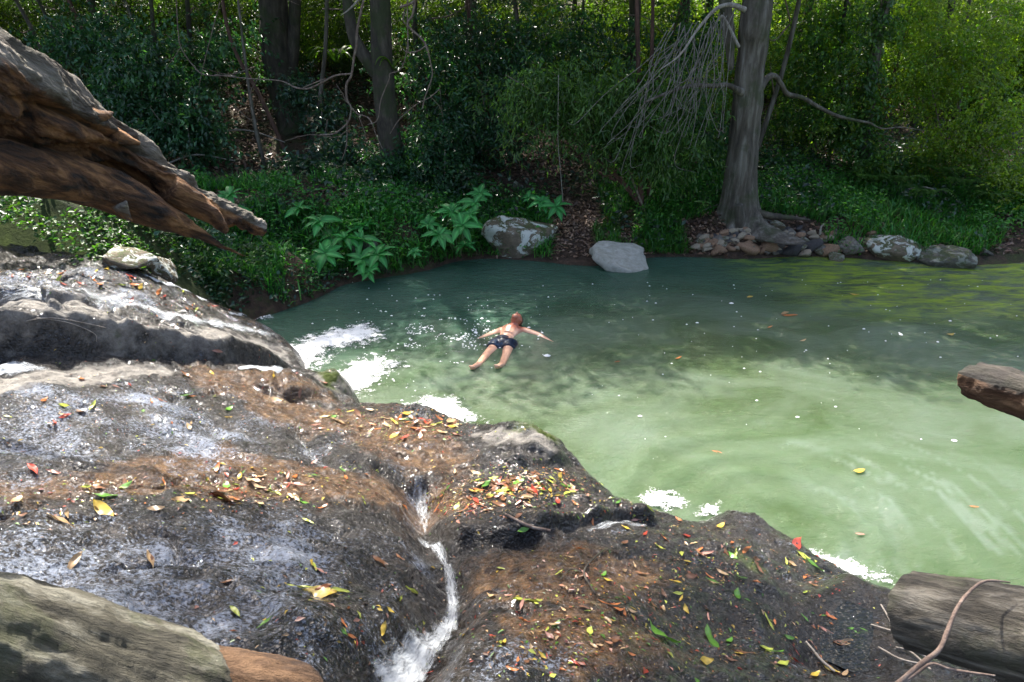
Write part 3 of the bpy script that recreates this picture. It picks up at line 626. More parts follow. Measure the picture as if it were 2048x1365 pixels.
for a in [(1498,503,50,0,'wide orange brown stone with a mossy top at the waterline, left of the heap'),(1440,502,32,0,'rust red stone at the left end of the heap near the water'),(1585,505,50,3,'dark slate stone leaning at the waterline mid heap'),
          (1625,498,46,3,'purplish dark stone topped by a white twig at the waterline'),(1608,512,32,1,'small tan stone at the water below the purplish stone'),(1662,507,52,0,'broad brown stone at the waterline right of the purplish stone'),
          (1672,520,34,4,'low mossy stone sitting in the water at the right end of the heap'),(1480,462,24,1,'upright pale stone at the foot of the big tree root'),(1555,455,40,4,'mossy stone at the top of the heap right of the tree root'),
          (1742,470,26,0,'single orange stone in the grass right of the heap'),(1700,500,60,2,'flat brown stone between the heap and the lichen spotted boulder'),(1540,498,44,0,'sloping red brown stone at the waterline under the big tree')]:
    stone(*a)
for _ in range(190):
    u = rng.uniform(1388, 1710); top = 452 + 30 * abs((u - 1560) / 170) ** 1.5; v = rng.uniform(top, 508 - (1 if u < 1430 else 0) * 8)
    stone(u, v, rng.uniform(12, 28), int(rng.choice([0, 0, 0, 1, 1, 2, 3, 4])))

# ------------------------------------------------------------------ trees
def pts(px, Y):
    Ys = np.interp(np.linspace(0, 1, len(px)), [0, 1], Y) if isinstance(Y, tuple) else np.full(len(px), Y)
    return np.array([at(u, v, y) for (u, v), y in zip(px, Ys)])
def limb(name, px, Y, R, m_, parent, n=None, k=8, wob=.0, seed=0, P=None):
    P = pts(px, Y) if P is None else P
    V, F, U = tube(P, R, n or max(12, 4 * len(P)), k, wob, 9, seed)
    return link(name, mesh_np(name, V, F, m_, uv=U), parent)
def crown_mesh(name, seed, R=(2.6, 2.6, 1.8), ncl=150, per=48, L=.17, W=.075, cols=((.05,.085,.02),(.035,.07,.018),(.07,.11,.025)), m_=M_LEAF, sig=.34):
    r = np.random.default_rng(seed)
    c = norm(r.standard_normal((ncl, 3))) * (r.uniform(.25, 1, (ncl, 1)) ** .5) * np.array(R)
    P = np.repeat(c, per, 0) + r.normal(0, sig, (ncl * per, 3)) * np.array([1, 1, .6]); n_ = len(P)
    D = norm(r.standard_normal((n_, 3)) * .8 + norm(P) * .5 + np.array([0, 0, -.45])); Nn = norm(r.standard_normal((n_, 3)) * .5 + np.array([0, 0, 1]))
    cl = np.repeat(pal(ncl, cols, .18, r), per, 0) * r.uniform(.75, 1.25, (n_, 1))
    V, F, C = leafcloud(P, D, Nn, L * r.uniform(.6, 1.3, n_), W * r.uniform(.7, 1.3, n_), cl)
    return mesh_np(name, V, F, m_, smooth=False, col=C)
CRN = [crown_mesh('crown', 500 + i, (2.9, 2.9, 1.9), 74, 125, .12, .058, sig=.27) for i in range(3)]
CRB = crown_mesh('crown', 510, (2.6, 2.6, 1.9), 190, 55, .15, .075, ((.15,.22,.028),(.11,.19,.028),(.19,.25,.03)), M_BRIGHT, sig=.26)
def crown(x, y, z, s, parent, me=None, rot=None, sz=1.0):
    o = link('crown', me or CRN[rng.integers(0, 3)], parent, (x, y, z)); o.scale = (s, s, s * sz); o.rotation_euler = (0, 0, rng.uniform(0, 6.28) if rot is None else rot); return o
def up_from(P, z1, lean=(0, 0)):
    """carries a traced trunk on upwards beyond the frame"""
    a = P[-1]; return np.vstack([P, a + np.array([lean[0] * .5, lean[1] * .5, (z1 - a[2]) * .5]), np.array([a[0] + lean[0], a[1] + lean[1], z1])])

t = thing('tree', 'big pale grey tree with flared roots standing behind the stone heap', 'tree')
P1 = pts([(1478,458),(1480,400),(1486,300),(1495,200),(1503,100),(1515,0)], 13.7)
def lob(tt, a):
    fl = np.exp(-tt * 13); fl2 = np.exp(-tt * 26)
    return 1 + fl * .95 + fl2 * (2.6 * np.maximum(0, np.cos(a * 2.5 + .6)) ** 3 + .9 * np.maximum(0, np.cos(a * 3.5 + 2.2)) ** 5) + .05 * np.cos(3 * a + tt * 6)
PP = up_from(P1, 10.5, (.8, 1.2))
V, F, U = tube(PP, [.34, .32, .29, .27, .26, .255, .2, .1], 150, 64, .055, 2.2, 5, lob); link('trunk', mesh_np('trunk', V, F, M_BARK_GREY, uv=U), t)
limb('second_stem', [(1462,140),(1458,70),(1450,0),(1440,-120)], 13.6, [.05, .1, .11, .09], M_BARK_GREY, t, 30, 14, .02)
limb('limb', [(1515,185),(1535,156),(1550,153),(1562,168),(1575,188),(1605,196),(1640,216),(1680,234),(1738,246)], (13.6, 14.2), [.09, .06, .05, .045, .045, .04, .036, .032, .02], M_BARK_GREY, t, 50, 8, .015)
limb('limb', [(1738,246),(1765,258),(1800,255),(1850,262)], 14.2, [.02, .015, .012, .006], M_BARK_GREY, t)
limb('limb', [(1485,186),(1455,171),(1425,172),(1380,172),(1335,186),(1290,205)], (13.5, 12.9), [.07, .045, .04, .035, .028, .015], M_BARK_GREY, t, 40, 8, .015)
limb('root', [(1510,425),(1545,432),(1590,437),(1620,440)], 13.45, [.08, .065, .04, .015], M_BARK_DARK, t, 24, 10, .02)
limb('root', [(1478,410),(1480,440),(1478,468)], 13.25, [.08, .09, .04], M_BARK_GREY, t, 20, 10, .02)
for q in [(.4, 1.4, 7.2, 1.0), (3.0, 1.8, 7.0, .9), (-2.0, 1.5, 7.0, .9)]: crown(P1[-1][0] + q[0], 13.9 + q[1], q[2], q[3], t)

def tree(label, px, Y, R, m_=M_BARK_DARK, top=9.0, crowns=((0, 0, 8.0, 1.0),), extra=(), lean=(0, 0), k=14, me=None, name='tree', wob=.03, flare=True):
    t = thing(name, label, 'tree'); P = pts(px, Y); lean = (lean[0], lean[1] + max(0, (16 - Y) * .6)); PP = up_from(P, top, lean)
    lo = (lambda tt, a: 1 + np.exp(-tt * 22) * (.45 + .5 * np.maximum(0, np.cos(a * 2 + 1)) ** 2)) if flare else None
    V, F, U = tube(PP, list(R) + [R[-1] * .8, R[-1] * .4], 60, k, wob, 4, int(abs(px[0][0])), lo); link('trunk', mesh_np('trunk', V, F, m_, uv=U), t)
    for (epx, eR) in extra: limb('limb', epx, Y, eR, m_, t, 24, 10, .015)
    for (cx, cy, cz, cs) in crowns: crown(PP[-1][0] + cx, PP[-1][1] + cy + .5, cz + .4, cs, t, me)
    return t
tree('dark trunked tree forking at its middle, left of centre on the bank', [(800,372),(790,330),(776,250),(766,150),(762,80),(760,0)], 15.0, [.27, .25, .23, .22, .21, .2], extra=[([(770,165),(738,125),(712,85),(700,40),(690,-40)], [.16, .14, .12, .11, .1])], top=9.5, crowns=((0, -.3, 6.9, 1.1), (-2.6, -.6, 6.8, .6), (2.0, 0, 7.0, .9)), lean=(-.3, 0))
tree('broad mossy tree with twin stems on the leaf littered slope', [(600,262),(575,200),(558,140),(549,70),(546,0)], 18.2, [.46, .38, .36, .34, .33], extra=[([(572,200),(583,130),(588,60),(592,-30)], [.14, .16, .15, .13])], top=11, crowns=((0, 0, 9.6, .95),))
tree('thin pale leaning sapling left of the broad mossy tree', [(531,338),(512,260),(500,190),(488,100),(476,0)], 15.6, [.05, .045, .036, .03, .025], M_BARK_GREY, 7.4, ((-.6, 0, 7.2, .9),), k=8, wob=.01, flare=False)
tree('slim dark straight tree far behind in the centre', [(887,200),(886,100),(885,0)], 23.5, [.17, .15, .14], top=12, crowns=((0, 0, 10.5, 1.3),), k=10)
tree('slender tree wrapped in leaves right of the big grey tree', [(1722,392),(1730,300),(1738,210),(1752,100),(1772,0)], 16.4, [.2, .15, .13, .12, .1], M_BARK_GREY, 9.0, ((.2, 1.4, 8.4, .9),), k=12)
tree('reddish straight sapling left of the two beside the leaning branch', [(1283,432),(1280,330),(1279,200),(1276,100),(1274,0)], 14.3, [.06, .055, .05, .045, .04], M_BARK_RED, 7.2, ((0, .3, 7.0, .9),), k=8, wob=.012, flare=False,
     extra=[([(1290,425),(1262,385),(1225,345),(1185,308),(1150,280),(1112,240)], [.06, .055, .045, .035, .025, .012]), ([(1232,362),(1190,340),(1150,305),(1120,280)], [.03, .025, .02, .01])])
tree('reddish sapling right of its twin, in front of the dark hollow', [(1297,432),(1299,330),(1302,200),(1304,100),(1306,0)], 14.5, [.055, .05, .045, .04, .035], M_BARK_RED, 7.2, ((1.2, .6, 7.2, .8),), k=8, wob=.012, flare=False)
tree('thin dark tree standing left above the big broken log', [(222,160),(203,90),(188,30),(178,-20)], 18.5, [.1, .09, .085, .08], top=9, crowns=((0, -.5, 8.6, 1.1), (-2.8, -1, 8.4, 1.2)), k=8)
tree('slim leaning sapling in the dark shrubs at upper left', [(335,250),(322,160),(308,70),(298,-20)], 17.0, [.06, .055, .05, .045], top=8.5, crowns=((0, .4, 8.4, 1.0),), k=8, flare=False)
BT = [(60, 24, 'pale'), (118, 26, 0), (250, 27, 0), (405, 22, 0), (450, 26, 0), (640, 27, 0), (985, 25, 0), (1060, 28, 0), (1150, 22.5, 0), (1215, 27, 0), (1372, 19.5, 0), (1420, 25, 0), (1620, 22, 0), (1660, 27, 0), (1835, 24, 0), (1905, 21, 0), (1990, 26, 0)]
for i, (u, Y, _) in enumerate(BT):
    side = 'left' if u < 700 else ('centre' if u < 1300 else 'right')
    lab = f'thin dark trunk standing deep in the forest, {side} of the picture'
    b0 = at(u, 0, Y); z0 = float(ground(b0[0], b0[1]))
    P = np.array([[b0[0] + rng.normal(0, .2), Y, z0 - .2], [b0[0], Y, (z0 + 6) / 2 + .5], [b0[0] + rng.normal(0, .5), Y, 10.]])
    t = thing('tree', lab, 'tree', group=f'thin dark trunks deep in the forest at the {side}'); rr = rng.uniform(.06, .15)
    V, F, U = tube(P, [rr * 1.3, rr, rr * .6], 30, 8, .02, 3, i); link('trunk', mesh_np('trunk', V, F, M_BARK_DARK, uv=U), t)
    crown(P[-1][0], Y, max(9.0, z0 + 4.8), rng.uniform(1.1, 1.5), t)

for i in range(16):
    u = [30, 90, 150, 265, 385, 455, 655, 830, 940, 1035, 1165, 1345, 1585, 1685, 1810, 1930][i]; Y = rng.uniform(15.8, 19.5); side = 'left' if u < 700 else ('centre' if u < 1300 else 'right')
    b0 = at(u, 60, Y); z0 = float(ground(b0[0], b0[1])); k_ = rng.normal(0, .5, 2)
    P = np.array([[b0[0] + k_[0], Y, z0 - .1], [b0[0] + k_[0] * .5 + rng.normal(0, .08), Y, z0 + 1.3], [b0[0], Y, z0 + 2.8], [b0[0] + k_[1] * .6, Y + .2, 6.5], [b0[0] + k_[1], Y + .4, 8.4]])
    t = thing('sapling', f'slim sapling rising through the undergrowth, {side} of the picture', 'tree', group=f'slim saplings in the undergrowth at the {side}'); rr = rng.uniform(.03, .065)
    V, F, U = tube(P, [rr * 1.2, rr, rr * .9, rr * .7, rr * .4], 40, 7, .01, 3, i + 20); link('trunk', mesh_np('trunk', V, F, [M_BARK_GREY, M_BARK_DARK, M_BARK_RED][i % 3], uv=U), t)
    for q in range(4):
        a = P[1] + (P[3] - P[1]) * rng.uniform(0, .8); d = norm(np.array([rng.normal(), rng.normal() * .4 - .2, rng.uniform(-.3, .6)])); l_ = rng.uniform(.5, 1.5)
        V, F, U = tube(np.array([a, a + d * l_ * .5 + [0, 0, rng.normal(0, .12)], a + d * l_ + [0, 0, rng.normal(-.15, .25)]]), [rr * .35, rr * .25, .004], 14, 5); link('branch', mesh_np('branch', V, F, M_VINE, uv=U), t)
# the canopy: tall forest trees rising beyond the frame, whose crowns shade the bank and the far half of the pool
CAN = [(-11.5,16.5),(-1.0,18.6),(2.9,19),(-18,20)]
for i, (x, y) in enumerate(CAN):
    t = thing('tree', 'tall forest tree whose crown closes the canopy above the picture', 'tree', group='tall canopy trees rising out of the frame')
    z0 = float(ground(x, y)); H = 7.4 + .3 * (y - 13) + rng.uniform(-.5, .8)
    P = np.array([[x, y, z0 - .2], [x + rng.normal(0, .15), y, z0 + 3.5], [x + rng.normal(0, .4), y, H]])
    V, F, U = tube(P, [.2, .14, .07], 30, 9, .02, 3, i + 50); link('trunk', mesh_np('trunk', V, F, M_BARK_DARK, uv=U), t)
    crown(x, y, H, rng.uniform(1.15, 1.4), t, sz=1.1); crown(x + rng.normal(0, 1.2), y + rng.normal(0, .8), H - 2.0, rng.uniform(.7, .95), t)
# branches over the right bank of the pool, out of frame: they dapple the near rock and the logs
for (x, y, base, z, s_) in [(9.5, 5.0, (9.5, 5.0), 7.5, 1.0), (-10.5, 6.5, (-10.5, 6.5), 9, 1.0)]:
    t = thing('tree', 'bank tree beyond the frame reaching a leafy bough over the pool', 'tree', group='bank trees beside the pool beyond the frame')
    P = np.array([[x, y, .0 if x > 0 else 2], [x, y, 4.], [x - .3, y, z]]); V, F, U = tube(P, [.24, .18, .1], 30, 9, .02, 3, 77); link('trunk', mesh_np('trunk', V, F, M_BARK_DARK, uv=U), t)
    crown(x, y, z, s_, t)
bt = thing('tree', 'added unseen tree whose long bough over the pool shades the near rock', 'tree')  # unseen bough and crowns added to dapple the near rock with shade
V, F, U = tube(np.array([[-14, 13, 1.5], [-13.5, 12.8, 6], [-9.5, 10.8, 9.4], [-4.5, 8.8, 9.3], [-1, 7.9, 9.2], [.6, 7.7, 9.2]]), [.3, .2, .08, .04, .03, .02], 60, 10, .02, 3, 78); link('trunk', mesh_np('trunk', V, F, M_BARK_DARK, uv=U), bt)
for q in [(-1.7, 7.5, 9.0, .62), (.2, 7.8, 9.1, .6), (-.6, 7.0, 9.6, .45)]: crown(*q, bt, CRN[1], None, .6)

# ------------------------------------------------------------------ shrubs and hanging foliage
def shrub_mesh(name, regs, n, L, W, cols, m_=M_LEAF, seed=0, sprig=14, droop=.5, sig=.22, seg=1):
    """regs: (u, v, ru, rv, Y, dY, weight) blobs in which sprigs of leaves are set"""
    r = np.random.default_rng(seed); wgt = np.array([q[6] for q in regs], float); wgt /= wgt.sum()
    ns = max(1, n // sprig); k = r.choice(len(regs), ns, p=wgt); c = []
    for q in k:
        u, v, ru, rv, Y, dY, _ = regs[q]; a = r.standard_normal(3) * .55
        c.append(at(u + a[0] * ru, v + a[1] * rv, Y + a[2] * dY))
    c = np.array(c); ax = norm(r.standard_normal((ns, 3)) * np.array([1, 1, .5]) + np.array([0, 0, -.3 * droop]))
    P = np.repeat(c, sprig, 0); A = np.repeat(ax, sprig, 0); n_ = len(P); s = np.tile(np.linspace(0, 1, sprig), ns)[:, None]
    P = P + A * s * sig * 2 + r.normal(0, sig * .18, (n_, 3)); P[:, 2] -= (s[:, 0] ** 2) * droop * sig
    D = norm(A * .7 + r.standard_normal((n_, 3)) * .7 + np.array([0, 0, -droop])); Nn = norm(r.standard_normal((n_, 3)) * .6 + np.array([0, -.2, 1]))
    cl = np.repeat(pal(ns, cols, .2, r), sprig, 0) * r.uniform(.7, 1.3, (n_, 1))
    V, F, C = leafcloud(P, D, Nn, L * r.uniform(.6, 1.35, n_), W * r.uniform(.7, 1.3, n_), cl, seg=seg)
    return mesh_np(name, V, F, m_, smooth=False, col=C)
G1 = ((.07,.16,.035), (.05,.12,.035), (.1,.19,.04)); GD = ((.035,.11,.045), (.025,.08,.035), (.055,.13,.055)); GB = ((.15,.22,.025), (.1,.19,.025), (.2,.26,.035)); GT = ((.03,.09,.04), (.04,.11,.045), (.02,.07,.03))
def shrub(label, regs, n, L, W, cols, m_=M_LEAF, seed=0, stems=(), cat='shrub', **kw):
    t = thing('shrub', label, cat)
    link('foliage', shrub_mesh('foliage', regs, n, L, W, cols, m_, seed, **kw), t)
    for px, Y, R in stems: limb('stem', px, Y, R, M_VINE, t, 20, 6)
    return t
shrub('drooping narrow leaved shrub hanging left of the big grey tree', [(1130,215,120,75,13.9,.5,3),(1260,190,90,60,13.8,.5,3),(1330,290,80,60,13.7,.5,2.2),(1080,170,90,50,14.3,.5,1.4),(1380,180,50,60,13.9,.4,.8),(1230,270,60,40,13.9,.4,.8)], 15000, .13, .034, ((.08,.16,.04),(.06,.13,.035),(.11,.19,.05)), seed=11, sprig=12, droop=.8,
      stems=[([(1290,425),(1250,330),(1180,240),(1130,200)], 14.0, [.03,.02,.012,.006]), ([(1300,300),(1280,220),(1230,180)], 14.0, [.02,.012,.005]), ([(1010,150),(1120,205),(1240,180)], 13.8, [.006,.012,.01])])
shrub('deep green bushy undergrowth filling the middle of the forest edge', [(900,150,110,110,17,.8,3),(1000,100,130,90,17.5,.8,2.5),(860,290,80,60,15.8,.6,1.6),(960,270,90,60,16.3,.6,1.6),(1150,80,150,70,18,.8,2)], 17000, .12, .055, GD + ((.03,.07,.03),), M_DLEAF, seed=12, stems=[([(900,360),(890,280),(880,180)], 16.5, [.03,.025,.01]), ([(985,340),(975,260),(960,160)], 16.8, [.03,.02,.01])])
shrub('dark glossy leaved bush above the broken log', [(270,170,110,100,16,.8,3),(370,250,70,60,15.6,.6,1.6),(180,80,120,60,17,.8,1.5),(430,110,90,70,17.5,.7,1.2)], 15000, .13, .06, GD, M_DLEAF, seed=13, stems=[([(300,350),(290,260),(280,150)], 16, [.03,.02,.01])])
shrub('bluish green shrub on the slope left of the forking tree', [(620,330,60,30,15.2,.4,1.5),(660,230,40,45,16.5,.4,1),(690,290,45,30,15.5,.4,1),(600,180,40,40,17,.4,.8),(560,375,60,20,14.6,.4,1)], 4600, .13, .055, ((.035,.09,.05),(.03,.07,.04)), M_DLEAF, seed=14, stems=[([(640,400),(640,330),(655,240)], 15.6, [.02,.015,.008])])
shrub('leafy bush around the foot of the forking tree', [(845,320,50,55,14.8,.4,2),(760,330,50,30,14.6,.3,1),(900,360,60,25,14.5,.3,1),(720,385,50,15,14.2,.3,.6)], 5200, .11, .05, GT + GD, M_LEAF, seed=15, stems=[([(850,395),(848,340),(840,270)], 14.8, [.02,.015,.008])])
shrub('tall sunlit small leaved thicket at the right edge', [(1960,90,90,90,16.2,.8,3),(1860,170,80,90,16.2,.7,2.4),(1990,250,70,80,15.2,.7,2.2),(2040,380,60,60,14.6,.6,2),(1900,300,70,40,15.6,.6,1.4),(1840,40,80,50,17,.8,1.5)], 24000, .085, .042, GB, M_BRIGHT, seed=16, stems=[([(1950,420),(1960,250),(1970,90)], 16, [.04,.03,.015]), ([(1900,400),(1880,260),(1850,120)], 16, [.03,.02,.01])])
shrub('mid green forest shrub between the big grey tree and the leaf wrapped tree', [(1620,120,90,80,17.6,.8,2.4),(1700,240,60,60,16.6,.6,2),(1600,250,70,50,17.6,.6,1.4),(1660,40,90,50,18,.6,1.4),(1780,330,70,30,15.6,.5,1)], 16000, .11, .05, G1 + GB[:1], M_LEAF, seed=17, stems=[([(1640,380),(1630,280),(1610,150)], 17.4, [.03,.025,.01])])
shrub('leaves climbing the slender tree right of the big grey tree', [(1735,150,28,60,16.2,.25,1),(1728,270,22,50,16.1,.25,1),(1760,40,28,40,16.3,.25,1)], 2400, .11, .06, G1, M_DLEAF, seed=18, cat='climbing plant')
shrub('dark foliage hanging behind the dead twigs of the big grey tree', [(1400,260,60,70,15.6,.5,2),(1390,90,60,70,16,.5,1.6),(1560,330,60,40,16.6,.5,1),(1440,330,50,40,15.8,.5,1)], 7000, .11, .045, GD + G1, M_LEAF, seed=19, stems=[([(1400,400),(1400,280),(1395,120)], 15.8, [.03,.02,.01])])
shrub('low leafy scrub under the broken log on the left bank', [(60,425,110,22,10.6,.6,2.2),(220,440,110,24,10.8,.6,2.4),(360,470,70,30,10.9,.5,2),(60,470,60,14,9.6,.4,.5)], 11000, .08, .045, ((.03,.085,.04),(.025,.065,.03),(.05,.11,.04)), M_DLEAF, seed=20, droop=.2, sig=.14)
shrub('bright leafy scrub at the head of the pool below the narrow rill', [(400,535,55,26,10.2,.35,2),(455,560,45,20,10.4,.3,1.6),(500,520,50,30,10.9,.4,1.6)], 5200, .085, .034, ((.05,.14,.04),(.08,.16,.04),(.04,.11,.04)), M_LEAF, seed=21, droop=.2, sig=.13)
# the green wall farther back
for i in range(46):
    u = -150 + 2350 * ((i * .618034) % 1); v = rng.uniform(-20, 200) - .0; Y = rng.uniform(20.5, 29)
    p = at(u, v, Y); z0 = float(ground(p[0], p[1])); z = max(p[2], z0 + 1.2)
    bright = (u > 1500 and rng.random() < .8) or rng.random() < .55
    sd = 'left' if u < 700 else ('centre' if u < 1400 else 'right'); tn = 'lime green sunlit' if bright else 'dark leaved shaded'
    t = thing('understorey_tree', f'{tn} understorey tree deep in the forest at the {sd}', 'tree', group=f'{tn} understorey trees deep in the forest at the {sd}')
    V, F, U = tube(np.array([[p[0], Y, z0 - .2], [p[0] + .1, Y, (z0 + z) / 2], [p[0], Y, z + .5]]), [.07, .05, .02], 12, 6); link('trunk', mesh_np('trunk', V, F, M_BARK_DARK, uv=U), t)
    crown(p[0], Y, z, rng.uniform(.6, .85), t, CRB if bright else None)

# nest fern under which the black hollow opens, tree fern rosette, ground ferns
def frond_set(name, label, cat, c, n_, L, W, cols, up=.8, seed=0, pinn=True, spread=(0, 6.28), m_=M_LEAF):
    r = np.random.default_rng(seed); t = thing(name, label, cat, tuple(c))
    for q in range(n_):
        a = r.uniform(*spread); l = L * r.uniform(.75, 1.15); k = 9; s = np.linspace(0, 1, k)
        d = np.array([math.cos(a), math.sin(a), 0]); C = d * (s * l * .85)[:, None] + np.array([0, 0, 1]) * (l * (up * s - (up + .25) * s ** 2.2 * .75))[:, None]
        T = norm(np.gradient(C, axis=0)); S = np.array([-d[1], d[0], 0.])
        if pinn:
            kk = 16; ss = np.linspace(.1, 1, kk); Ci = np.stack([np.interp(ss, s, C[:, j]) for j in range(3)], 1); Ti = np.stack([np.interp(ss, s, T[:, j]) for j in range(3)], 1)
            P = np.vstack([Ci, Ci]); D = np.vstack([S + Ti * .5, -S + Ti * .5]); ll = np.tile(l * W * (1 - ss ** 2 * .85), 2)
            V, F, CC = leafcloud(P, D, np.tile([0, 0, 1.], (2 * kk, 1)), ll, ll * .28, pal(2 * kk, cols, .12, r), .1)
            link('frond', mesh_np('frond', V, F, m_, False, CC), t)
        else:
            ww = W * l * np.sin(np.pi * np.clip(s * .9 + .08, 0, 1)) ** .7; V = np.stack([C - S * ww[:, None] + [0, 0, .02], C, C + S * ww[:, None] + [0, 0, .02]], 1).reshape(-1, 3)
            link('frond', mesh_np('frond', V, grid_faces(k, 3), m_, True, np.tile(pal(1, cols, .15, r), (len(V), 1))), t)
    return t
FC = ((.08,.15,.02), (.06,.12,.02))
frond_set('nest_fern', 'bird nest fern with upright strap leaves over the black hollow', 'fern', at(672,128,17.6), 16, .8, .06, FC, 1.3, 1, False)
frond_set('nest_fern', 'small bright strap leaved fern against the forking trunk', 'fern', at(786,140,14.9), 7, .45, .07, ((.12,.2,.03),), 1.5, 2, False)
frond_set('nest_fern', 'small bright fern perched on the mossy ledge left of the sapling', 'fern', at(476,160,17), 8, .35, .08, ((.14,.2,.03),), 1.2, 3, False)
frond_set('palm_seedling', 'young palm like fern in the grass behind the broad leaved plants', 'fern', at(690,375,14.4), 8, .62, .3, ((.06,.15,.03),), 1.5, 4)
for i, (u, v, Y) in enumerate([(1760,345,15.4),(1830,330,15.6),(1880,350,15),(1800,368,14.8),(1925,375,14.6),(1850,395,14.3),(1980,400,14.2),(1735,365,15)]):
    frond_set('ground_fern', 'light green feathery fern on the bank below the sunlit thicket', 'fern', at(u, v, Y), 9, .7, .26, ((.08,.16,.04), (.06,.13,.03)), 1.0, 10 + i)['group'] = 'light green ferns on the right bank'

# ------------------------------------------------------------------ grass and ground cover
def bank_points(n_, reg, seed):
    r = np.random.default_rng(seed); x0, x1, y0, y1 = reg; X = r.uniform(x0, x1, n_); Y = r.uniform(y0, y1, n_); return X, Y, ground(X, Y), r
def grass(name, label, reg, n_, L, W, cols, seed, keepf=None, m_=M_GRASS):
    X, Y, Z, r = bank_points(n_, reg, seed); P = np.stack([X, Y, 0 * X], -1); k = (Z > .03) & (fbm(P, .9, 3, seed) > -.22)
    if keepf is not None: k &= keepf(X, Y)
    X, Y, Z = X[k], Y[k], Z[k]; m = len(X); P = np.c_[X, Y, Z]
    D = norm(r.standard_normal((m, 3)) * np.array([.6, .6, .12]) + np.array([0, -.1, .75])); Nn = norm(-D * .1 + np.c_[D[:, :2] * -1, np.full(m, .35)] )
    V, F, C = leafcloud(P, D, Nn, L * r.uniform(.5, 1.3, m), W * r.uniform(.7, 1.3, m), pal(m, cols, .25, r), seg=2)
    link(name, mesh_np(name, V, F, m_, False, C), None, None, label, kind='stuff')
GG = ((.07,.27,.05), (.045,.19,.04), (.11,.32,.055), (.03,.11,.03))
bare = lambda X, Y: ~((X > .75) & (X < 1.75) & (Y < 14.8)) & ~((X > 3.3) & (X < 6.1) & (Y < 13.75))
grass('grass', 'lush green grass on the left and middle bank', (-7.5, .9, 10.2, 14.6), 30000, .32, .02, GG, 201, lambda X, Y: bare(X, Y) & ((Y > 11.6) | (X < -3)))
grass('grass', 'green grass on the right bank behind the stones', (1.9, 11.5, 12.6, 15.6), 26000, .28, .019, ((.05,.18,.035), (.05,.2,.04), (.1,.24,.04)), 202, bare)
grass('grass', 'short light grass above the pale boulder', (1.6, 3.4, 12.85, 14.2), 3800, .2, .016, ((.08,.2,.03), (.06,.16,.03)), 203)
def cover(name, label, reg, n_, L, W, cols, seed, m_, hmax=.25, keepf=None, thr=-.1):
    X, Y, Z, r = bank_points(n_, reg, seed); P = np.stack([X, Y, 0 * X], -1); k = (Z > .03) & (fbm(P, .7, 3, seed) > thr)
    if keepf is not None: k &= keepf(X, Y)
    X, Y, Z = X[k], Y[k], Z[k]; m = len(X)
    D = norm(r.standard_normal((m, 3)) * np.array([1, 1, .4])); Nn = norm(r.standard_normal((m, 3)) * .5 + np.array([0, -.2, 1]))
    V, F, C = leafcloud(np.c_[X, Y, Z + r.uniform(0.01, hmax, m)], D, Nn, L * r.uniform(.5, 1.3, m), W * r.uniform(.7, 1.3, m), pal(m, cols, .25, r))
    link(name, mesh_np(name, V, F, m_, False, C), None, None, label, kind='stuff')
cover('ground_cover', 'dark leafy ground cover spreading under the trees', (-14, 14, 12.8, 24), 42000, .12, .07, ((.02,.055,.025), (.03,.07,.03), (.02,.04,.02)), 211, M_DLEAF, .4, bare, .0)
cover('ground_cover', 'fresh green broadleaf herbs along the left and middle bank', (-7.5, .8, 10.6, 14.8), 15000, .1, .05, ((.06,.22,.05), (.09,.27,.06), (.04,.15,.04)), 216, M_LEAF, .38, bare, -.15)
cover('ground_cover', 'fresh green broadleaf herbs along the right bank', (2.4, 12, 13.2, 16.5), 12000, .09, .045, ((.07,.22,.04), (.11,.27,.05), (.05,.15,.035)), 217, M_LEAF, .34, bare, -.1)
cover('ground_cover', 'bluish green leafy cover on the left bank', (-9, -2.5, 9.2, 13.2), 12000, .09, .055, ((.03,.09,.045), (.025,.07,.035)), 212, M_DLEAF, .2, None, -.05)
cover('ground_cover', 'low mossy weeds on the mound behind the shelf', (-10, -4.6, 7.8, 10.6), 16000, .07, .045, ((.04,.1,.02),(.06,.12,.02),(.03,.08,.03)), 215, M_LEAF, .1, None, -.4)
cover('leaf_litter', 'brown leaf litter on the forest slope', (-13, 13, 12.7, 24), 34000, .13, .06, ((.2,.12,.08), (.14,.075,.05), (.28,.18,.13), (.09,.05,.035)), 213, M_LITTER, .03)
cover('leaf_litter', 'brown leaf litter on the bare bank between the two boulders', (.6, 4.2, 12.5, 14.8), 3200, .09, .045, ((.22,.13,.08), (.15,.085,.055), (.3,.2,.14)), 214, M_LITTER, .03, None, -1)

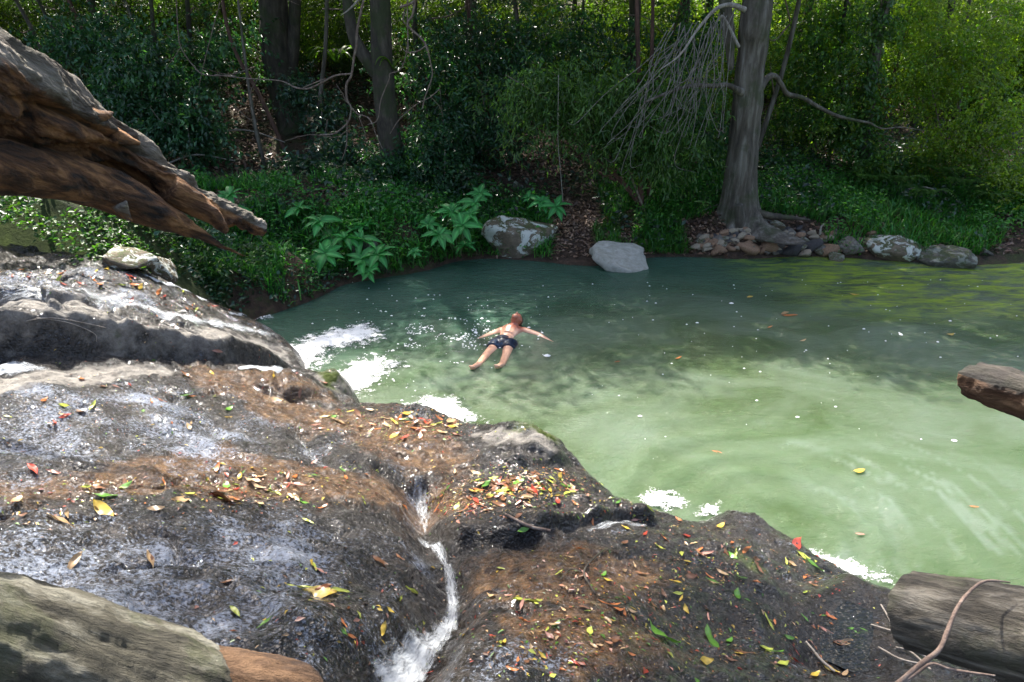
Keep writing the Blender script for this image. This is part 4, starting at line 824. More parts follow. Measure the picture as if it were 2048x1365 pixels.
# fallen dead branches on the slope and along the bank
def twigthing(name, label, cat, paths, m_, group=None):
    t = thing(name, label, cat, group=group)
    for px, Y, R in paths: limb('branch' if R[0] > .008 else 'twig', px, Y, R, m_, t, max(14, 5 * len(px)), 6)
    return t
for i, (px, Y, lab) in enumerate([([(560,558),(600,548),(660,540),(720,535)], 11.7, 'long thin stick lying along the waterline by the low wet rock'), ([(780,345),(830,330),(880,345),(900,385)], 15, 'bent fallen branch behind the grass right of the forking tree'),
        ([(1370,440),(1410,420),(1460,400)], 13.9, 'thin fallen branch left of the big grey tree'), ([(1790,395),(1830,375),(1870,380),(1900,400)], 14.9, 'curved dead branch among the ferns'),
        ([(380,290),(440,265),(500,262),(570,285)], 16.2, 'fallen branch lying across the leaf littered slope'), ([(330,330),(390,310),(470,322)], 15.4, 'low fallen branch near the foot of the slope'),
        ([(1110,505),(1140,490),(1170,488)], 13.0, 'short dark stick beside the lichen boulder'), ([(1640,470),(1642,455),(1648,448)], 12.95, 'small white twig standing on the purplish stone')]):
    link('fallen_branch', mesh_np('fallen_branch', *tube(pts(px, Y), [.02, .018, .012] if len(px) == 3 else [.022, .02, .016, .01], 24, 6)[:2], M_TWIG), None, None, lab, 'branch')

# hanging vines (traced lines set at their own depths among the trees)
twigthing('hanging_vine', 'tangled hanging vine left of the forking trunk', 'vine', [
  ([(730,-10),(715,55),(713,90),(708,115),(703,150),(693,170),(694,200),(702,215),(700,235),(692,250),(668,268),(640,270)], (13.9, 14.2), [.022]*7 + [.016]*5),
  ([(703,148),(670,152),(640,168),(615,178),(590,175),(560,162),(500,158),(430,150)], (14.0, 14.6), [.018]*5 + [.012]*3), ([(606,176),(625,168),(650,158)], 14.1, [.01]*3),
  ([(702,215),(715,228),(735,235),(745,250),(752,270),(765,298)], 14.1, [.014]*4 + [.008]*2), ([(694,240),(693,290),(683,322)], 14.1, [.012, .01, .006]),
  ([(735,250),(755,240),(762,200),(778,160),(780,148),(800,140),(812,110),(816,60),(806,40),(812,10)], (14.0, 13.8), [.01]*10), ([(690,265),(670,275),(620,270),(570,282)], 14.3, [.01, .008, .007, .005]),
  ([(672,168),(685,188),(693,205)], 14.1, [.005, .008, .01]), ([(715,228),(728,260),(733,285)], 14.1, [.008, .006, .004])], M_VINE)
twigthing('hanging_vine', 'looping vine right of the forking trunk', 'vine', [
  ([(832,-10),(825,30),(815,50),(840,75),(852,92),(862,130),(864,155),(850,195),(845,218)], 13.8, [.02]*5 + [.012]*4), ([(852,92),(835,103),(815,105),(806,98)], 13.8, [.014, .012, .01, .006]),
  ([(880,178),(860,195),(835,208),(800,238),(780,268)], 13.9, [.008]*5), ([(800,15),(820,8),(840,-5)], 13.8, [.02, .022, .02]), ([(815,0),(815,55),(817,105)], 13.8, [.012, .01, .008]), ([(862,195),(880,215),(886,235)], 13.9, [.007, .005, .004])], M_VINE)
twigthing('hanging_vine', 'short pale dead twig at the top left of the forking trunk', 'twig', [([(722,-5),(700,18),(681,32)], 13.6, [.018, .014, .005])], M_TWIG)
twigthing('hanging_vine', 'wiry brown vine hanging over the upper left slope', 'vine', [([(352,-10),(356,60),(362,95),(385,130),(410,150),(470,152)], 15, [.012]*6), ([(362,95),(345,120),(330,140)], 15, [.008, .006, .004]), ([(440,5),(420,80),(405,140),(395,190)], 15.5, [.01, .01, .008, .006]), ([(470,215),(505,240),(500,190),(520,150)], 15, [.008]*4),
  ([(300,215),(320,240),(345,250)], 15, [.006]*3), ([(375,255),(380,290),(372,310)], 15, [.006]*3)], M_VINE)
twigthing('hanging_vine', 'thin straight vine dangling to the right of the lichen boulder', 'vine', [([(1117,150),(1116,280),(1120,330),(1124,380),(1126,408)], 13.4, [.006]*5)], M_TWIG)
twigthing('hanging_vine', 'thin straight vine in the dark gap behind the middle grass', 'vine', [([(890,300),(889,350),(890,388)], 14.6, [.007]*3)], M_TWIG)
M_VINE2 = bark_mat('grey_dead_twig', (.1, .085, .07), (.2, .175, .15), (.36, .33, .29), 20, .4)
t = thing('dead_branch', 'spray of pale dead twigs drooping from the left side of the big grey tree', 'dead branch')
limb('branch', [(1490,20),(1460,10),(1430,20),(1395,60),(1360,110),(1320,140)], (13.3, 12.8), [.05, .04, .03, .022, .016, .008], M_TWIG, t, 40, 8)
limb('branch', [(1478,95),(1450,40),(1440,35),(1425,60)], 13.2, [.03, .025, .02, .01], M_TWIG, t, 30, 8)
rt = np.random.default_rng(99)
for i in range(44):
    u0 = rt.uniform(1315, 1472); v0 = 18 + (1470 - u0) * rt.uniform(.2, .9); ln = rt.uniform(110, 260); du = -rt.uniform(5, 130) * (1470 - u0 + 40) / 130
    px = [(u0, v0), (u0 + du * .25 + rt.normal(0, 8), v0 + ln * .25), (u0 + du * .6 + rt.normal(0, 10), v0 + ln * .6), (u0 + du + rt.normal(0, 8), min(345, v0 + ln)), (u0 + du + rt.normal(0, 16), min(352, v0 + ln + rt.uniform(-20, 22)))]
    limb('twig', px, (13.2, 12.8), [.009, .007, .006, .0045, .002], M_VINE2, t, 20, 5)
    if i % 2: limb('twig', [px[2], (px[2][0] + rt.normal(-14, 12), px[2][1] + 26), (px[2][0] + rt.normal(-26, 18), px[2][1] + 60)], 12.9, [.005, .004, .002], M_VINE2, t, 12, 5)

# ------------------------------------------------------------------ broad leaved plants at the waterline
def big_leaf_mesh(seed, bend=.35):
    k = 9; s = np.linspace(0, 1, k); wd = .2 * np.sin(np.pi * np.clip(s, .04, .995) ** .8) ** .85 * (1 - .15 * s); wd[0] = .015; wd[-1] = .004
    r = np.random.default_rng(seed); V = []; tw = r.normal(0, .1)
    for j, q in enumerate((-1, -.55, 0, .55, 1)):
        z = bend * (s - s ** 2.0 * 1.5) + .05 * abs(q) + .012 * np.sin(s * 22) * abs(q) + tw * q * s * .12
        V.append(np.stack([s, q * wd, z], -1))
    V = np.stack(V, 1).reshape(-1, 3); q = np.tile([1, .55, 0, .55, 1], k); base = np.array([.055, .235, .06]) * r.uniform(.85, 1.2)
    col = np.tile(base, (len(V), 1)) * (1 + .9 * (q == 0))[:, None]
    return mesh_np('leaf', V, grid_faces(k, 5), M_BIG, True, col)
M_BIG = leaf_mat('broad_plant_leaf', .35, .5, .35, (1.2, 1.8, .7))
BL = [big_leaf_mesh(i, .25 + .1 * i) for i in range(4)]
def broad_plant(label, ros, root, group=None):
    """ros: (u, v, Y, leaf length)"""
    t = thing('broad_leaved_plant', label, 'plant', tuple(root), group)
    for (u, v, Y, Ls) in ros:
        c = at(u, v, Y) - np.array(root); P = np.array([[rng.normal(0, .05), rng.normal(0, .05), -.1], c * .5 + np.array([0, .05, .1]), c - np.array([0, 0, .03])])
        V, F, U = tube(P, [.014, .012, .009], 12, 6); st = link('stem', mesh_np('stem', V, F, M_STEM, uv=U), t)
        n_ = rng.integers(9, 12); a0 = rng.uniform(0, 6); til = Matrix.Rotation(rad(rng.uniform(8, 34)), 4, 'X').to_quaternion()
        for q in range(n_):
            o = link('leaf', BL[rng.integers(0, 4)], st, tuple(c)); L = Ls * rng.uniform(.85, 1.2) * (1 if q % 3 else .65)
            o.scale = (L, L * rng.uniform(.9, 1.25), L); o.rotation_euler = (rng.normal(.3, .25), rng.uniform(-.25, .3) - (.45 if q % 3 == 0 else 0), a0 + q * 2.4)
            o.rotation_euler.x = rng.normal(0, .2); e_ = o.rotation_euler.to_quaternion(); o.rotation_mode = 'QUATERNION'; o.rotation_quaternion = til @ e_
    return t
M_STEM, n, l, b = mat('green_stem'); b.inputs['Base Color'].default_value = (.06, .13, .03, 1)
broad_plant('large clump of broad pointed leaves overhanging the water at left', [(640,445,11.9,.34),(600,418,12.6,.3),(730,452,12.2,.33),(690,478,11.7,.36),(650,508,11.3,.36),(722,482,11.8,.34),(725,520,11.4,.34),(755,510,11.5,.34),(738,545,11.2,.24),(672,470,12.2,.3),(700,440,12.6,.26)], on_z(700, 548, .05))
broad_plant('leafy clump of broad leaves between the grass and the lichen boulder', [(905,425,12.6,.34),(925,452,12.3,.36),(950,408,12.8,.32),(880,470,12.2,.32),(855,450,12.5,.26),(835,440,12.8,.24),(960,388,13.6,.26),(940,430,12.5,.3)], on_z(915, 500, .25))
broad_plant('low broad leaved seedling at the left foot of the lichen boulder', [(930,492,12.3,.24)], on_z(930, 505, .1))
broad_plant('broad leaved plant growing behind the lichen boulder', [(1082,404,13.3,.25),(1112,414,13.2,.28),(1058,396,13.6,.2)], on_z(1100, 440, .4))
broad_plant('solitary broad leaved plant seen past the tips of the broken log', [(460,392,12.4,.34),(470,420,12.2,.25)], on_z(462, 455, .7))
broad_plant('pale green broad leaved sprout among the middle grass', [(775,400,13.8,.25)], at(775, 425, 13.8))
broad_plant('small bright sprout low on the middle bank', [(828,505,11.9,.16)], on_z(828, 520, .2))
broad_plant('leafy sprout on the left bank below the log tip', [(430,520,10.9,.2),(418,540,10.7,.18)], on_z(430, 548, .6))

# ------------------------------------------------------------------ floating person
def person():
    t = thing('person', 'man in dark swim trunks floating on his back with arms spread', 'person', tuple(on_z(1012, 690, 0)))
    O = np.array(on_z(1012, 690, 0))
    def W(u, v, z): return on_z(u, v, z)
    J = {'pel': (W(1008,688,-.085), .135), 'wai': (W(1015,678,-.05), .125), 'che': (W(1022,668,-.05), .165), 'neck0': (W(1026,660,.0), .085), 'neck': (W(1028,655,.03), .06),
      'ls': (W(1003,663,-.02), .065), 'le': (W(975,674,-.03), .052), 'lw': (W(950,684,-.035), .037), 'lh': (W(940,688,-.03), .03),
      'rs': (W(1047,663,-.02), .065), 're': (W(1077,672,-.028), .052), 'rw': (W(1100,685,-.035), .037), 'rh': (W(1110,689,-.03), .03),
      'lhip': (W(994,692,-.04), .095), 'lk': (W(974,711,-.025), .062), 'la': (W(957,730,.0), .042), 'lf': (W(944,736,.03), .03),
      'rhip': (W(1019,693,-.04), .095), 'rk': (W(1012,713,-.025), .062), 'ra': (W(1004,730,.0), .042), 'rf': (W(994,734,.04), .03)}
    E = [('pel','wai'),('wai','che'),('che','neck0'),('neck0','neck'),('che','ls'),('ls','le'),('le','lw'),('lw','lh'),('che','rs'),('rs','re'),('re','rw'),('rw','rh'),('pel','lhip'),('lhip','lk'),('lk','la'),('la','lf'),('pel','rhip'),('rhip','rk'),('rk','ra'),('ra','rf')]
    T = []
    def cap_(a, b, ra, rb, n=10, k=14): V, F, U = tube(np.array([a, b]), [ra, rb], n, k); T.append((V, F, U))
    def ball(c, r_, sc=(1, 1, 1), rot=None):
        import bmesh
        bm = bmesh.new(); bmesh.ops.create_icosphere(bm, subdivisions=3, radius=1); V = np.array([v.co[:] for v in bm.verts]) * r_ * np.array(sc); F = np.array([[v.index for v in f.verts] for f in bm.faces]); bm.free()
        if rot is not None: V = V @ rot.T
        T.append((V + c, F, np.zeros((len(V), 2))))
    for k_, (c, r_) in J.items(): ball(c, r_, (1, 1, .8) if k_ in ('pel', 'wai', 'che') else (1, 1, 1))
    for a, b_ in E: cap_(J[a][0], J[b_][0], J[a][1], J[b_][1])
    bd = norm(J['neck'][0] - J['pel'][0]); side = norm(np.cross(bd, [0, 0, 1])); upv = np.cross(side, bd)
    hd = norm(bd * .85 + np.array([0, 0, -.5])); hc = J['neck'][0] + bd * .1 + np.array([0, 0, .055])
    Rm = np.stack([side, hd, np.cross(side, hd)], 1)
    ball(hc, 1, (.078, .115, .095), Rm)                                                    # skull, face up
    fwd = np.cross(side, hd)
    ball(hc - hd * .075 + fwd * .045, 1, (.05, .05, .05), Rm)                               # chin and jaw
    ball(hc + fwd * .098 - hd * .015, 1, (.014, .026, .024), Rm)                            # nose
    for s in (-1, 1): ball(hc + side * s * .08 - fwd * .005, 1, (.01, .03, .022), Rm)       # ears
    cap_(J['neck0'][0], hc - hd * .03, .062, .058)
    for s in (-1, 1): ball(J['che'][0] + side * s * .075 + np.array([0, 0, .075]), 1, (.07, .06, .03), Rm)
    for h, w_, hs in (('lh', 'lw', -1), ('rh', 'rw', 1)):                                   # palms and fingers
        d = norm(J[h][0] - J[w_][0]); sd = norm(np.cross(d, [0, 0, 1])); c = J[h][0]
        for q, (f, L) in enumerate([(-.03, .07), (-.01, .085), (.01, .08), (.03, .06)]):
            a0 = c + sd * f; a1 = a0 + d * L * .6 + sd * f * .3; a2 = a0 + d * L * 1.1 + sd * f * .4 + np.array([0, 0, -.015])
            V, F, U = tube(np.array([a0, a1, a2]), [.0105, .0095, .008], 8, 8); T.append((V, F, U))
        V, F, U = tube(np.array([c - d * .03, c - d * .01 - sd * hs * .045, c + d * .035 - sd * hs * .06]), [.013, .011, .009], 8, 8); T.append((V, F, U))
    for f in ('lf', 'rf'):                                                                  # toes
        for q in range(5): ball(J[f][0] + side * (q - 2) * .018 + upv * .0 + np.array([0, -.01, .028 - abs(q - 2) * .003]), .013)
    V, F, U = merge(T); me = mesh_np('body', V - O, F, M_SKIN)
    o = link('body', me, t); md = o.modifiers.new('fuse', 'REMESH'); md.mode = 'VOXEL'; md.voxel_size = .009; md.use_smooth_shade = True
    sm_ = o.modifiers.new('soft', 'SMOOTH'); sm_.iterations = 4; sm_.factor = .5
    T2 = []
    for a, b_, ra, rb in (('lhip', 'lk', .122, .108), ('rhip', 'rk', .122, .108)):
        A = J[a][0]; B = A + (J[b_][0] - A) * .42; T2.append(tube(np.array([A, B]), [ra, rb], 10, 18))
    T2.append(tube(np.array([J['pel'][0] - bd * .12, J['pel'][0] + bd * .07]), [.16, .158], 10, 20)); 
    _K = len(T); ball(J['pel'][0] - bd * .045 + np.array([0, 0, .012]), .155); ball((J['lhip'][0] + J['rhip'][0]) / 2, .14); ball(J['lhip'][0], .128, (1, 1, .95)); ball(J['rhip'][0], .128, (1, 1, .95)); T2 = T2[:2] + T[_K:]
    V, F, U = merge(T2); o2 = link('swim_trunks', mesh_np('swim_trunks', V - O, F, M_TRUNKS), t)
    md = o2.modifiers.new('fuse', 'REMESH'); md.mode = 'VOXEL'; md.voxel_size = .01; md.use_smooth_shade = True; s2 = o2.modifiers.new('soft', 'SMOOTH'); s2.iterations = 3
    # short hair on the far side of the head
    T.clear(); ball(hc + hd * .045 - fwd * .03, 1, (.082, .085, .085), Rm); link('hair', mesh_np('hair', T[0][0] - O, T[0][1], M_HAIR), t)
    for s in (-1, 1):
        T.clear(); ball(hc + side * s * .03 + hd * .02 + fwd * .088, 1, (.012, .006, .006), Rm); link('eye', mesh_np('eye', T[0][0] - O, T[0][1], M_HAIR), t)
    T.clear(); ball(hc - hd * .055 + fwd * .086, 1, (.024, .007, .006), Rm); link('mouth', mesh_np('mouth', T[0][0] - O, T[0][1], M_LIP), t)
    return t
M_SKIN, n, l, b = mat('wet_skin'); _s = noise(n, l, coords(n, l), 9, 4, .6); _r = ramp(n, [(.3, (.6, .3, .19)), (.7, (.78, .47, .32))]); l.new(_s, _r.inputs[0]); _tc = n.new('ShaderNodeTexCoord'); _vd = n.new('ShaderNodeVectorMath'); _vd.operation = 'DISTANCE'; l.new(_tc.outputs['Object'], _vd.inputs[0]); _hc = on_z(1030, 650, .05) - on_z(1012, 690, 0); _vd.inputs[1].default_value = tuple(_hc); _hr = ramp(n, [(.15, (1, 1, 1)), (.24, (0, 0, 0))]); l.new(_vd.outputs['Value'], _hr.inputs[0]); l.new(mixc(n, l, _hr.outputs[0], _r.outputs[0], (.42, .13, .075)), b.inputs['Base Color']); b.inputs['Roughness'].default_value = .35; b.inputs['Coat Weight'].default_value = .3
M_TRUNKS, n, l, b = mat('navy_trunks'); _s = noise(n, l, coords(n, l), 30, 3, .6); _r = ramp(n, [(.45, (.004, .006, .02)), (.7, (.02, .05, .1))]); l.new(_s, _r.inputs[0]); l.new(_r.outputs[0], b.inputs['Base Color']); b.inputs['Roughness'].default_value = .3
M_HAIR, n, l, b = mat('short_hair'); b.inputs['Base Color'].default_value = (.12, .055, .035, 1); b.inputs['Roughness'].default_value = .6
M_LIP, n, l, b = mat('lips'); b.inputs['Base Color'].default_value = (.3, .09, .07, 1)
person()

# ------------------------------------------------------------------ logs near the camera
def log_mat(name, bark, wood, moss=.3, sc=9, flakes=True):
    """bark / bare wood chosen by the vertex mask 'bare'"""
    m, n, l, b = mat(name); uvn = n.new('ShaderNodeTexCoord'); v = uvn.outputs['Object']
    al = n.new('ShaderNodeVectorRotate'); al.rotation_type = 'EULER_XYZ'; l.new(v, al.inputs['Vector']); al.inputs['Rotation'].default_value = (0, 0, 0)
    mp = n.new('ShaderNodeMapping'); mp.inputs['Scale'].default_value = (.22, 1, 1); l.new(al.outputs[0], mp.inputs[0]); s = mp.outputs[0]
    a = noise(n, l, s, sc * 2, 9, .7, .4); r = ramp(n, [(.38, bark[0]), (.5, bark[1]), (.62, bark[2])]); l.new(a, r.inputs[0])
    g = noise(n, l, s, sc * 3, 8, .65, .6); r2 = ramp(n, [(.38, wood[0]), (.5, wood[1]), (.62, wood[2])]); l.new(g, r2.inputs[0])
    f = noise(n, l, v, 6, 7, .7); fr = ramp(n, [(.52, (0, 0, 0)), (.6, (1, 1, 1))]); l.new(f, fr.inputs[0])
    ed = math_(n, l, 'ADD', attr(n, 'bare'), math_(n, l, 'MULTIPLY', math_(n, l, 'SUBTRACT', g, .5), .9)); er = ramp(n, [(.42, (0, 0, 0)), (.58, (1, 1, 1))]); l.new(ed, er.inputs[0])
    bk = mixc(n, l, math_(n, l, 'MULTIPLY', fr.outputs[0], moss), r.outputs[0], (.07, .085, .03))
    l.new(mixc(n, l, er.outputs[0], bk, r2.outputs[0]), b.inputs['Base Color']); b.inputs['Roughness'].default_value = .8
    fine = noise(n, l, s, sc * 9, 7, .7); h = math_(n, l, 'ADD', a, math_(n, l, 'MULTIPLY', fine, .45))
    bp = N(n, 'Bump', Strength=1.0, Distance=.035); l.new(h, bp.inputs['Height']); l.new(bp.outputs[0], b.inputs['Normal'])
    return m
ML1 = log_mat('weathered_split_log', ((.015,.012,.009),(.12,.10,.078),(.34,.30,.25)), ((.01,.005,.003),(.14,.06,.022),(.42,.21,.085)), .15)
ML2 = log_mat('mossy_bark_log', ((.02,.018,.012),(.095,.085,.06),(.3,.285,.23)), ((.03,.013,.006),(.1,.05,.022),(.2,.11,.055)), .4, 7)
ML3 = log_mat('pale_bark_log', ((.03,.026,.02),(.11,.095,.072),(.26,.235,.19)), ((.06,.03,.015),(.13,.08,.045),(.22,.15,.09)), .3, 10)
ML4 = log_mat('split_wood_stub', ((.02,.016,.013),(.05,.04,.032),(.11,.09,.07)), ((.04,.018,.008),(.11,.05,.02),(.2,.11,.05)), .1, 8)
def nlog(px, radpx, n=120, k=72, ell=0.0):
    """a near log traced as (u, v, distance) with its half-width in pixels"""
    P = np.array([at_d(u, v, d) for u, v, d in px]); R = [r_ / FPX * q[2] * (1 / np.linalg.norm(ray(q[0], q[1]))) ** ell for r_, q in zip(radpx, px)]
    return tube(P, R, n, k)
def finish_log(V, F, name, m_, parent, amp, sc, seed, barefn, dirv, grooves=.0, furrow=.006):
    for nd in m_.node_tree.nodes:
        if nd.type == 'VECTOR_ROTATE': nd.inputs['Rotation'].default_value = Vector(tuple(dirv)).rotation_difference(Vector((1, 0, 0))).to_euler()
    """relief stretched along the log direction"""
    import bmesh
    me = mesh_np(name, V, F, m_); nn = np.zeros(len(V) * 3); me.vertices.foreach_get('normal', nn); nn = nn.reshape(-1, 3)
    d = norm(np.array(dirv)); al = (V @ d)[:, None] * d; Q = V - al * .7
    D = amp * fbm(Q, sc, 5, seed, .6) + furrow * fbm(Q, sc * 5, 4, seed + 3, .6, True)
    if grooves: D = D - grooves * np.exp(-(np.abs(fbm(Q, sc * .8, 2, seed + 7)) / .06) ** 2)
    V2 = V + nn * D[:, None]; bpy.data.meshes.remove(me)
    me = mesh_np(name, V2, F, m_, attrs=dict(bare=barefn(V2, nn)))
    return link(name, me, parent)
t = thing('broken_log', 'huge broken log with splintered finger ends jutting in at upper left', 'log')
A = nlog([(-330,60,1.25),(-120,130,1.4),(30,205,1.55),(170,285,1.7),(300,350,1.85),(390,398,1.95),(455,428,2.0),(522,458,2.05)], [168,140,108,74,46,28,17,6], 220, 140, 1.9)
def g_(V, F, U):
    return V, F
V, F = g_(*A); dA = at_d(522,458,2.05) - at_d(-120,160,1.4)
# long rot cavity on the camera side, low
ax0, ax1 = at_d(-160,300,1.3), at_d(330,400,1.8); axd = ax1 - ax0; La = np.linalg.norm(axd); axd /= La
rel = V - ax0; s_ = rel @ axd; dist = np.linalg.norm(rel - s_[:, None] * axd, axis=1); camv = norm(np.array([0, 0, CAM_H]) - V)
V = V - camv * (.16 * np.exp(-(dist / .06) ** 2) * sm(-.1, .2, s_) * sm(La + .05, La - .2, s_))[:, None]
finish_log(V, F, 'stem', ML1, t, .032, 6, 401, lambda Vv, nn: np.clip(.62 - 1.0 * nn[:, 2] + .35 * fbm(Vv, 4, 3, 9), 0, 1), dA, .03, .02)
B = nlog([(-330,325,1.25),(-100,330,1.42),(60,342,1.55),(190,372,1.7),(300,420,1.8),(370,452,1.88),(430,486,1.93),(487,513,1.98)], [62,52,44,40,34,20,9,2.5], 200, 64, .9)
finish_log(B[0], B[1], 'lower_splinter', ML1, t, .022, 6, 411, lambda Vv, nn: np.full(len(Vv), .9), dA, .01, .008)
C_ = nlog([(330,372,1.84),(385,405,1.9),(425,432,1.93),(452,462,1.95)], [26,20,12,4], 80, 40); finish_log(C_[0], C_[1], 'short_splinter', ML1, t, .008, 9, 421, lambda Vv, nn: np.full(len(Vv), .7), dA, 0, .005)
for i, (a, b_, c_) in enumerate([((228,272,1.68), (256,280,1.7), (277,287,1.72)), ((176,232,1.62), (204,232,1.64), (226,226,1.66)), ((235,405,1.7), (248,425,1.72), (262,442,1.73))]):
    S_ = nlog([a, b_, c_], [13, 8, 1.5], 30, 16); finish_log(S_[0], S_[1], 'bark_flake', ML1, t, .004, 14, 430 + i, lambda Vv, nn: np.full(len(Vv), .5), dA, 0, .003)

t = thing('mossy_log', 'mossy bark covered log with a bare brown wood end at lower left', 'log')
V1 = nlog([(-380,1335,1.0),(-150,1360,1.1),(50,1400,1.2),(200,1436,1.27),(310,1462,1.33),(362,1475,1.36)], [150,152,155,150,142,112], 200, 120)
dB = at_d(362,1440,1.36) - at_d(-150,1300,1.1)
finish_log(V1[0], V1[1], 'bark', ML2, t, .02, 8, 441, lambda Vv, nn: np.clip(.1 + .8 * sm(.1, -.5, nn[:, 2]), 0, 1) * .8, dB, .003, .007)
V2 = nlog([(250,1440,1.3),(380,1455,1.36),(480,1468,1.4),(560,1476,1.45),(585,1480,1.47)], [118,126,122,112,70], 110, 80)
finish_log(V2[0], V2[1], 'bare_wood', ML2, t, .012, 8, 451, lambda Vv, nn: np.full(len(Vv), 1.0), dB, .006, .005)

t = thing('pale_log', 'thick pale barked log with a sawn end resting on the rock at lower right', 'log')
V3 = nlog([(1822,1222,2.25),(1900,1240,2.2),(2000,1262,2.15),(2120,1290,2.1),(2300,1335,2.0)], [60,64,70,76,82], 160, 96)
dC = at_d(2300,1340,2.0) - at_d(1822,1222,2.25)
finish_log(V3[0], V3[1], 'stem', ML3, t, .018, 9, 461, lambda Vv, nn: np.clip(.9 * sm(.5, .9, -(nn @ norm(dC))), 0, 1), dC, .0, .005)
t = thing('broken_stub', 'dark split wood stub poking in from the right edge over the pool', 'log')
SQ = lambda tt, a: 1 / np.maximum(np.abs(np.cos(a)), np.abs(np.sin(a))) ** .55
P4 = np.array([at_d(u, v, d) for u, v, d in [(1945,760,1.6),(2000,776,1.56),(2080,797,1.52),(2300,860,1.4)]]); V4 = tube(P4, [q / FPX * 1.56 for q in (27, 29, 31, 36)], 140, 72, 0, 3, 0, SQ)
finish_log(V4[0], V4[1], 'stem', ML4, t, .008, 9, 471, lambda Vv, nn: np.clip(.55 - .9 * nn[:, 2], 0, 1), P4[-1] - P4[0], .006, .006)
tw = thing('forked_twig', 'thin brown forked twig crossing in front of the pale log', 'twig')
for px, R in [([(1775,1385,1.75),(1840,1330,1.75),(1878,1300,1.76),(1895,1262,1.8),(1915,1215,1.85),(1945,1178,1.95),(1975,1162,2.0),(2020,1165,2.02)], [.0055,.005,.0048,.0045,.004,.0035,.003,.002]), ([(1800,1372,1.75),(1835,1345,1.77),(1865,1328,1.78),(1905,1340,1.8),(1990,1352,1.85)], [.0035,.0035,.003,.003,.002])]:
    V, F, U = tube(np.array([at_d(*q) for q in px]), R, 60, 10, .0012, 40, 5); link('branch', mesh_np('branch', V, F, M_VINE, uv=U), tw)

# ------------------------------------------------------------------ fallen leaves
LC = {'red': ((.32,.045,.025), .25), 'orange': ((.38,.13,.04), .25), 'yellow': ((.48,.33,.05), .35), 'green': ((.1,.24,.03), .35), 'yellow green': ((.38,.42,.07), .3), 'brown': ((.17,.08,.04), .1), 'tan': ((.42,.28,.15), .15), 'pinkish brown': ((.4,.2,.15), .1)}
def fall_mesh(col, seed):
    r = np.random.default_rng(seed); c, tr = LC[col]; k = 7; s = np.linspace(0, 1, k); asp = r.uniform(.11, .22); wd = asp * np.sin(np.pi * np.clip(s, .03, .98)) ** .9; wd[-1] = .006; wd[0] = .02; cu = r.normal(.12, .1); cup = r.uniform(-.1, .45)
    V = np.stack([np.stack([s - .5, q * wd + .05 * np.sin(s * 3 + seed), cu * (s - .5) ** 2 * 1.6 + cup * abs(q) * wd + .03 * np.sin(s * 9 + q * 2 + seed)], -1) for q in (-1, -.5, 0, .5, 1)], 1).reshape(-1, 3)
    V[:, 2] -= V[:, 2].min(); cc = np.array(c) * r.uniform(.75, 1.2) * (1 + .35 * fbm(V, 5, 3, seed)[:, None]); mid = np.tile([0, 0, 1, 0, 0], k)[:, None]; cc = cc * (1 + .3 * mid)
    st = tube(np.array([[-.48, V[2, 1], .03], [-.6, V[2, 1] + .02, .03], [-.68, V[2, 1], .05]]), [.008, .007, .006], 5, 4)
    F4 = grid_faces(k, 5); F3 = np.vstack([F4[:, [0, 1, 2]], F4[:, [0, 2, 3]]]); VV = np.vstack([V, st[0]]); FF = np.vstack([F3, st[1] + len(V)])
    return mesh_np('fallen_leaf', VV, FF, M_FL, True, np.clip(np.vstack([cc, np.tile(np.array(c) * .6, (len(st[0]), 1))]), .01, 1))
M_FL = leaf_mat('fallen_leaf', .2, .3, .6, (1, 1, 1))
FM = {c: [fall_mesh(c, 600 + 11 * i + 3 * j) for i in range(4)] for j, c in enumerate(LC)}
ZON = [(330, lambda u, v: v < 660, 'on the far left part of the shelf beyond the grey ledge'), (0, lambda u, v: u < 360 and v < 1010, 'on the wet rock at the left edge'), (0, lambda u, v: v < 850 and u < 760, 'on the brown slab by the white foam'),
       (0, lambda u, v: u < 760 and v < 1060, 'on the sandy strip left of the middle'), (0, lambda u, v: u >= 700 and v < 935, 'in the drift of leaves near the middle rock edge'), (0, lambda u, v: u >= 860 and v < 1065, 'on the leaf heap above the dark overhang'),
       (0, lambda u, v: u < 880, 'on the dark wet rock left of the white chute'), (0, lambda u, v: u < 1400 and v < 1200, 'on the brown rock right of the white chute'), (0, lambda u, v: u < 1400, 'at the bottom edge right of the white chute'), (0, lambda u, v: v < 1150, 'on the black rock spur by the pool'), (0, lambda u, v: True, 'among the debris near the pale log')]
seen = {}
def leaf(u, v, px, col, rot=None, label=None):
    q = hr.hit(u, v); z, nm = rock_frame(q[0], q[1])
    if z < .03: return
    f = q[1] * CP - (q[2] - CAM_H) * SP; L = px / FPX * f
    zone = next(d for _, fn, d in ZON if fn(u, v))
    me = FM[col][rng.integers(0, 4)]
    o = link('fallen_leaf', me, None, (q[0], q[1], z + .006), label or f'{col} fallen leaf {zone}', 'leaf', None if label else f'{col} fallen leaves {zone}')
    qt = nm.to_track_quat('Z', 'Y') @ Matrix.Rotation(rng.uniform(0, 6.28) if rot is None else rot, 4, 'Z').to_quaternion() @ Matrix.Rotation(rng.normal(0, .18), 4, 'X').to_quaternion()
    o.rotation_mode = 'QUATERNION'; o.rotation_quaternion = qt; s = L * 1.15; o.scale = (s, s * rng.uniform(.85, 1.2), s)
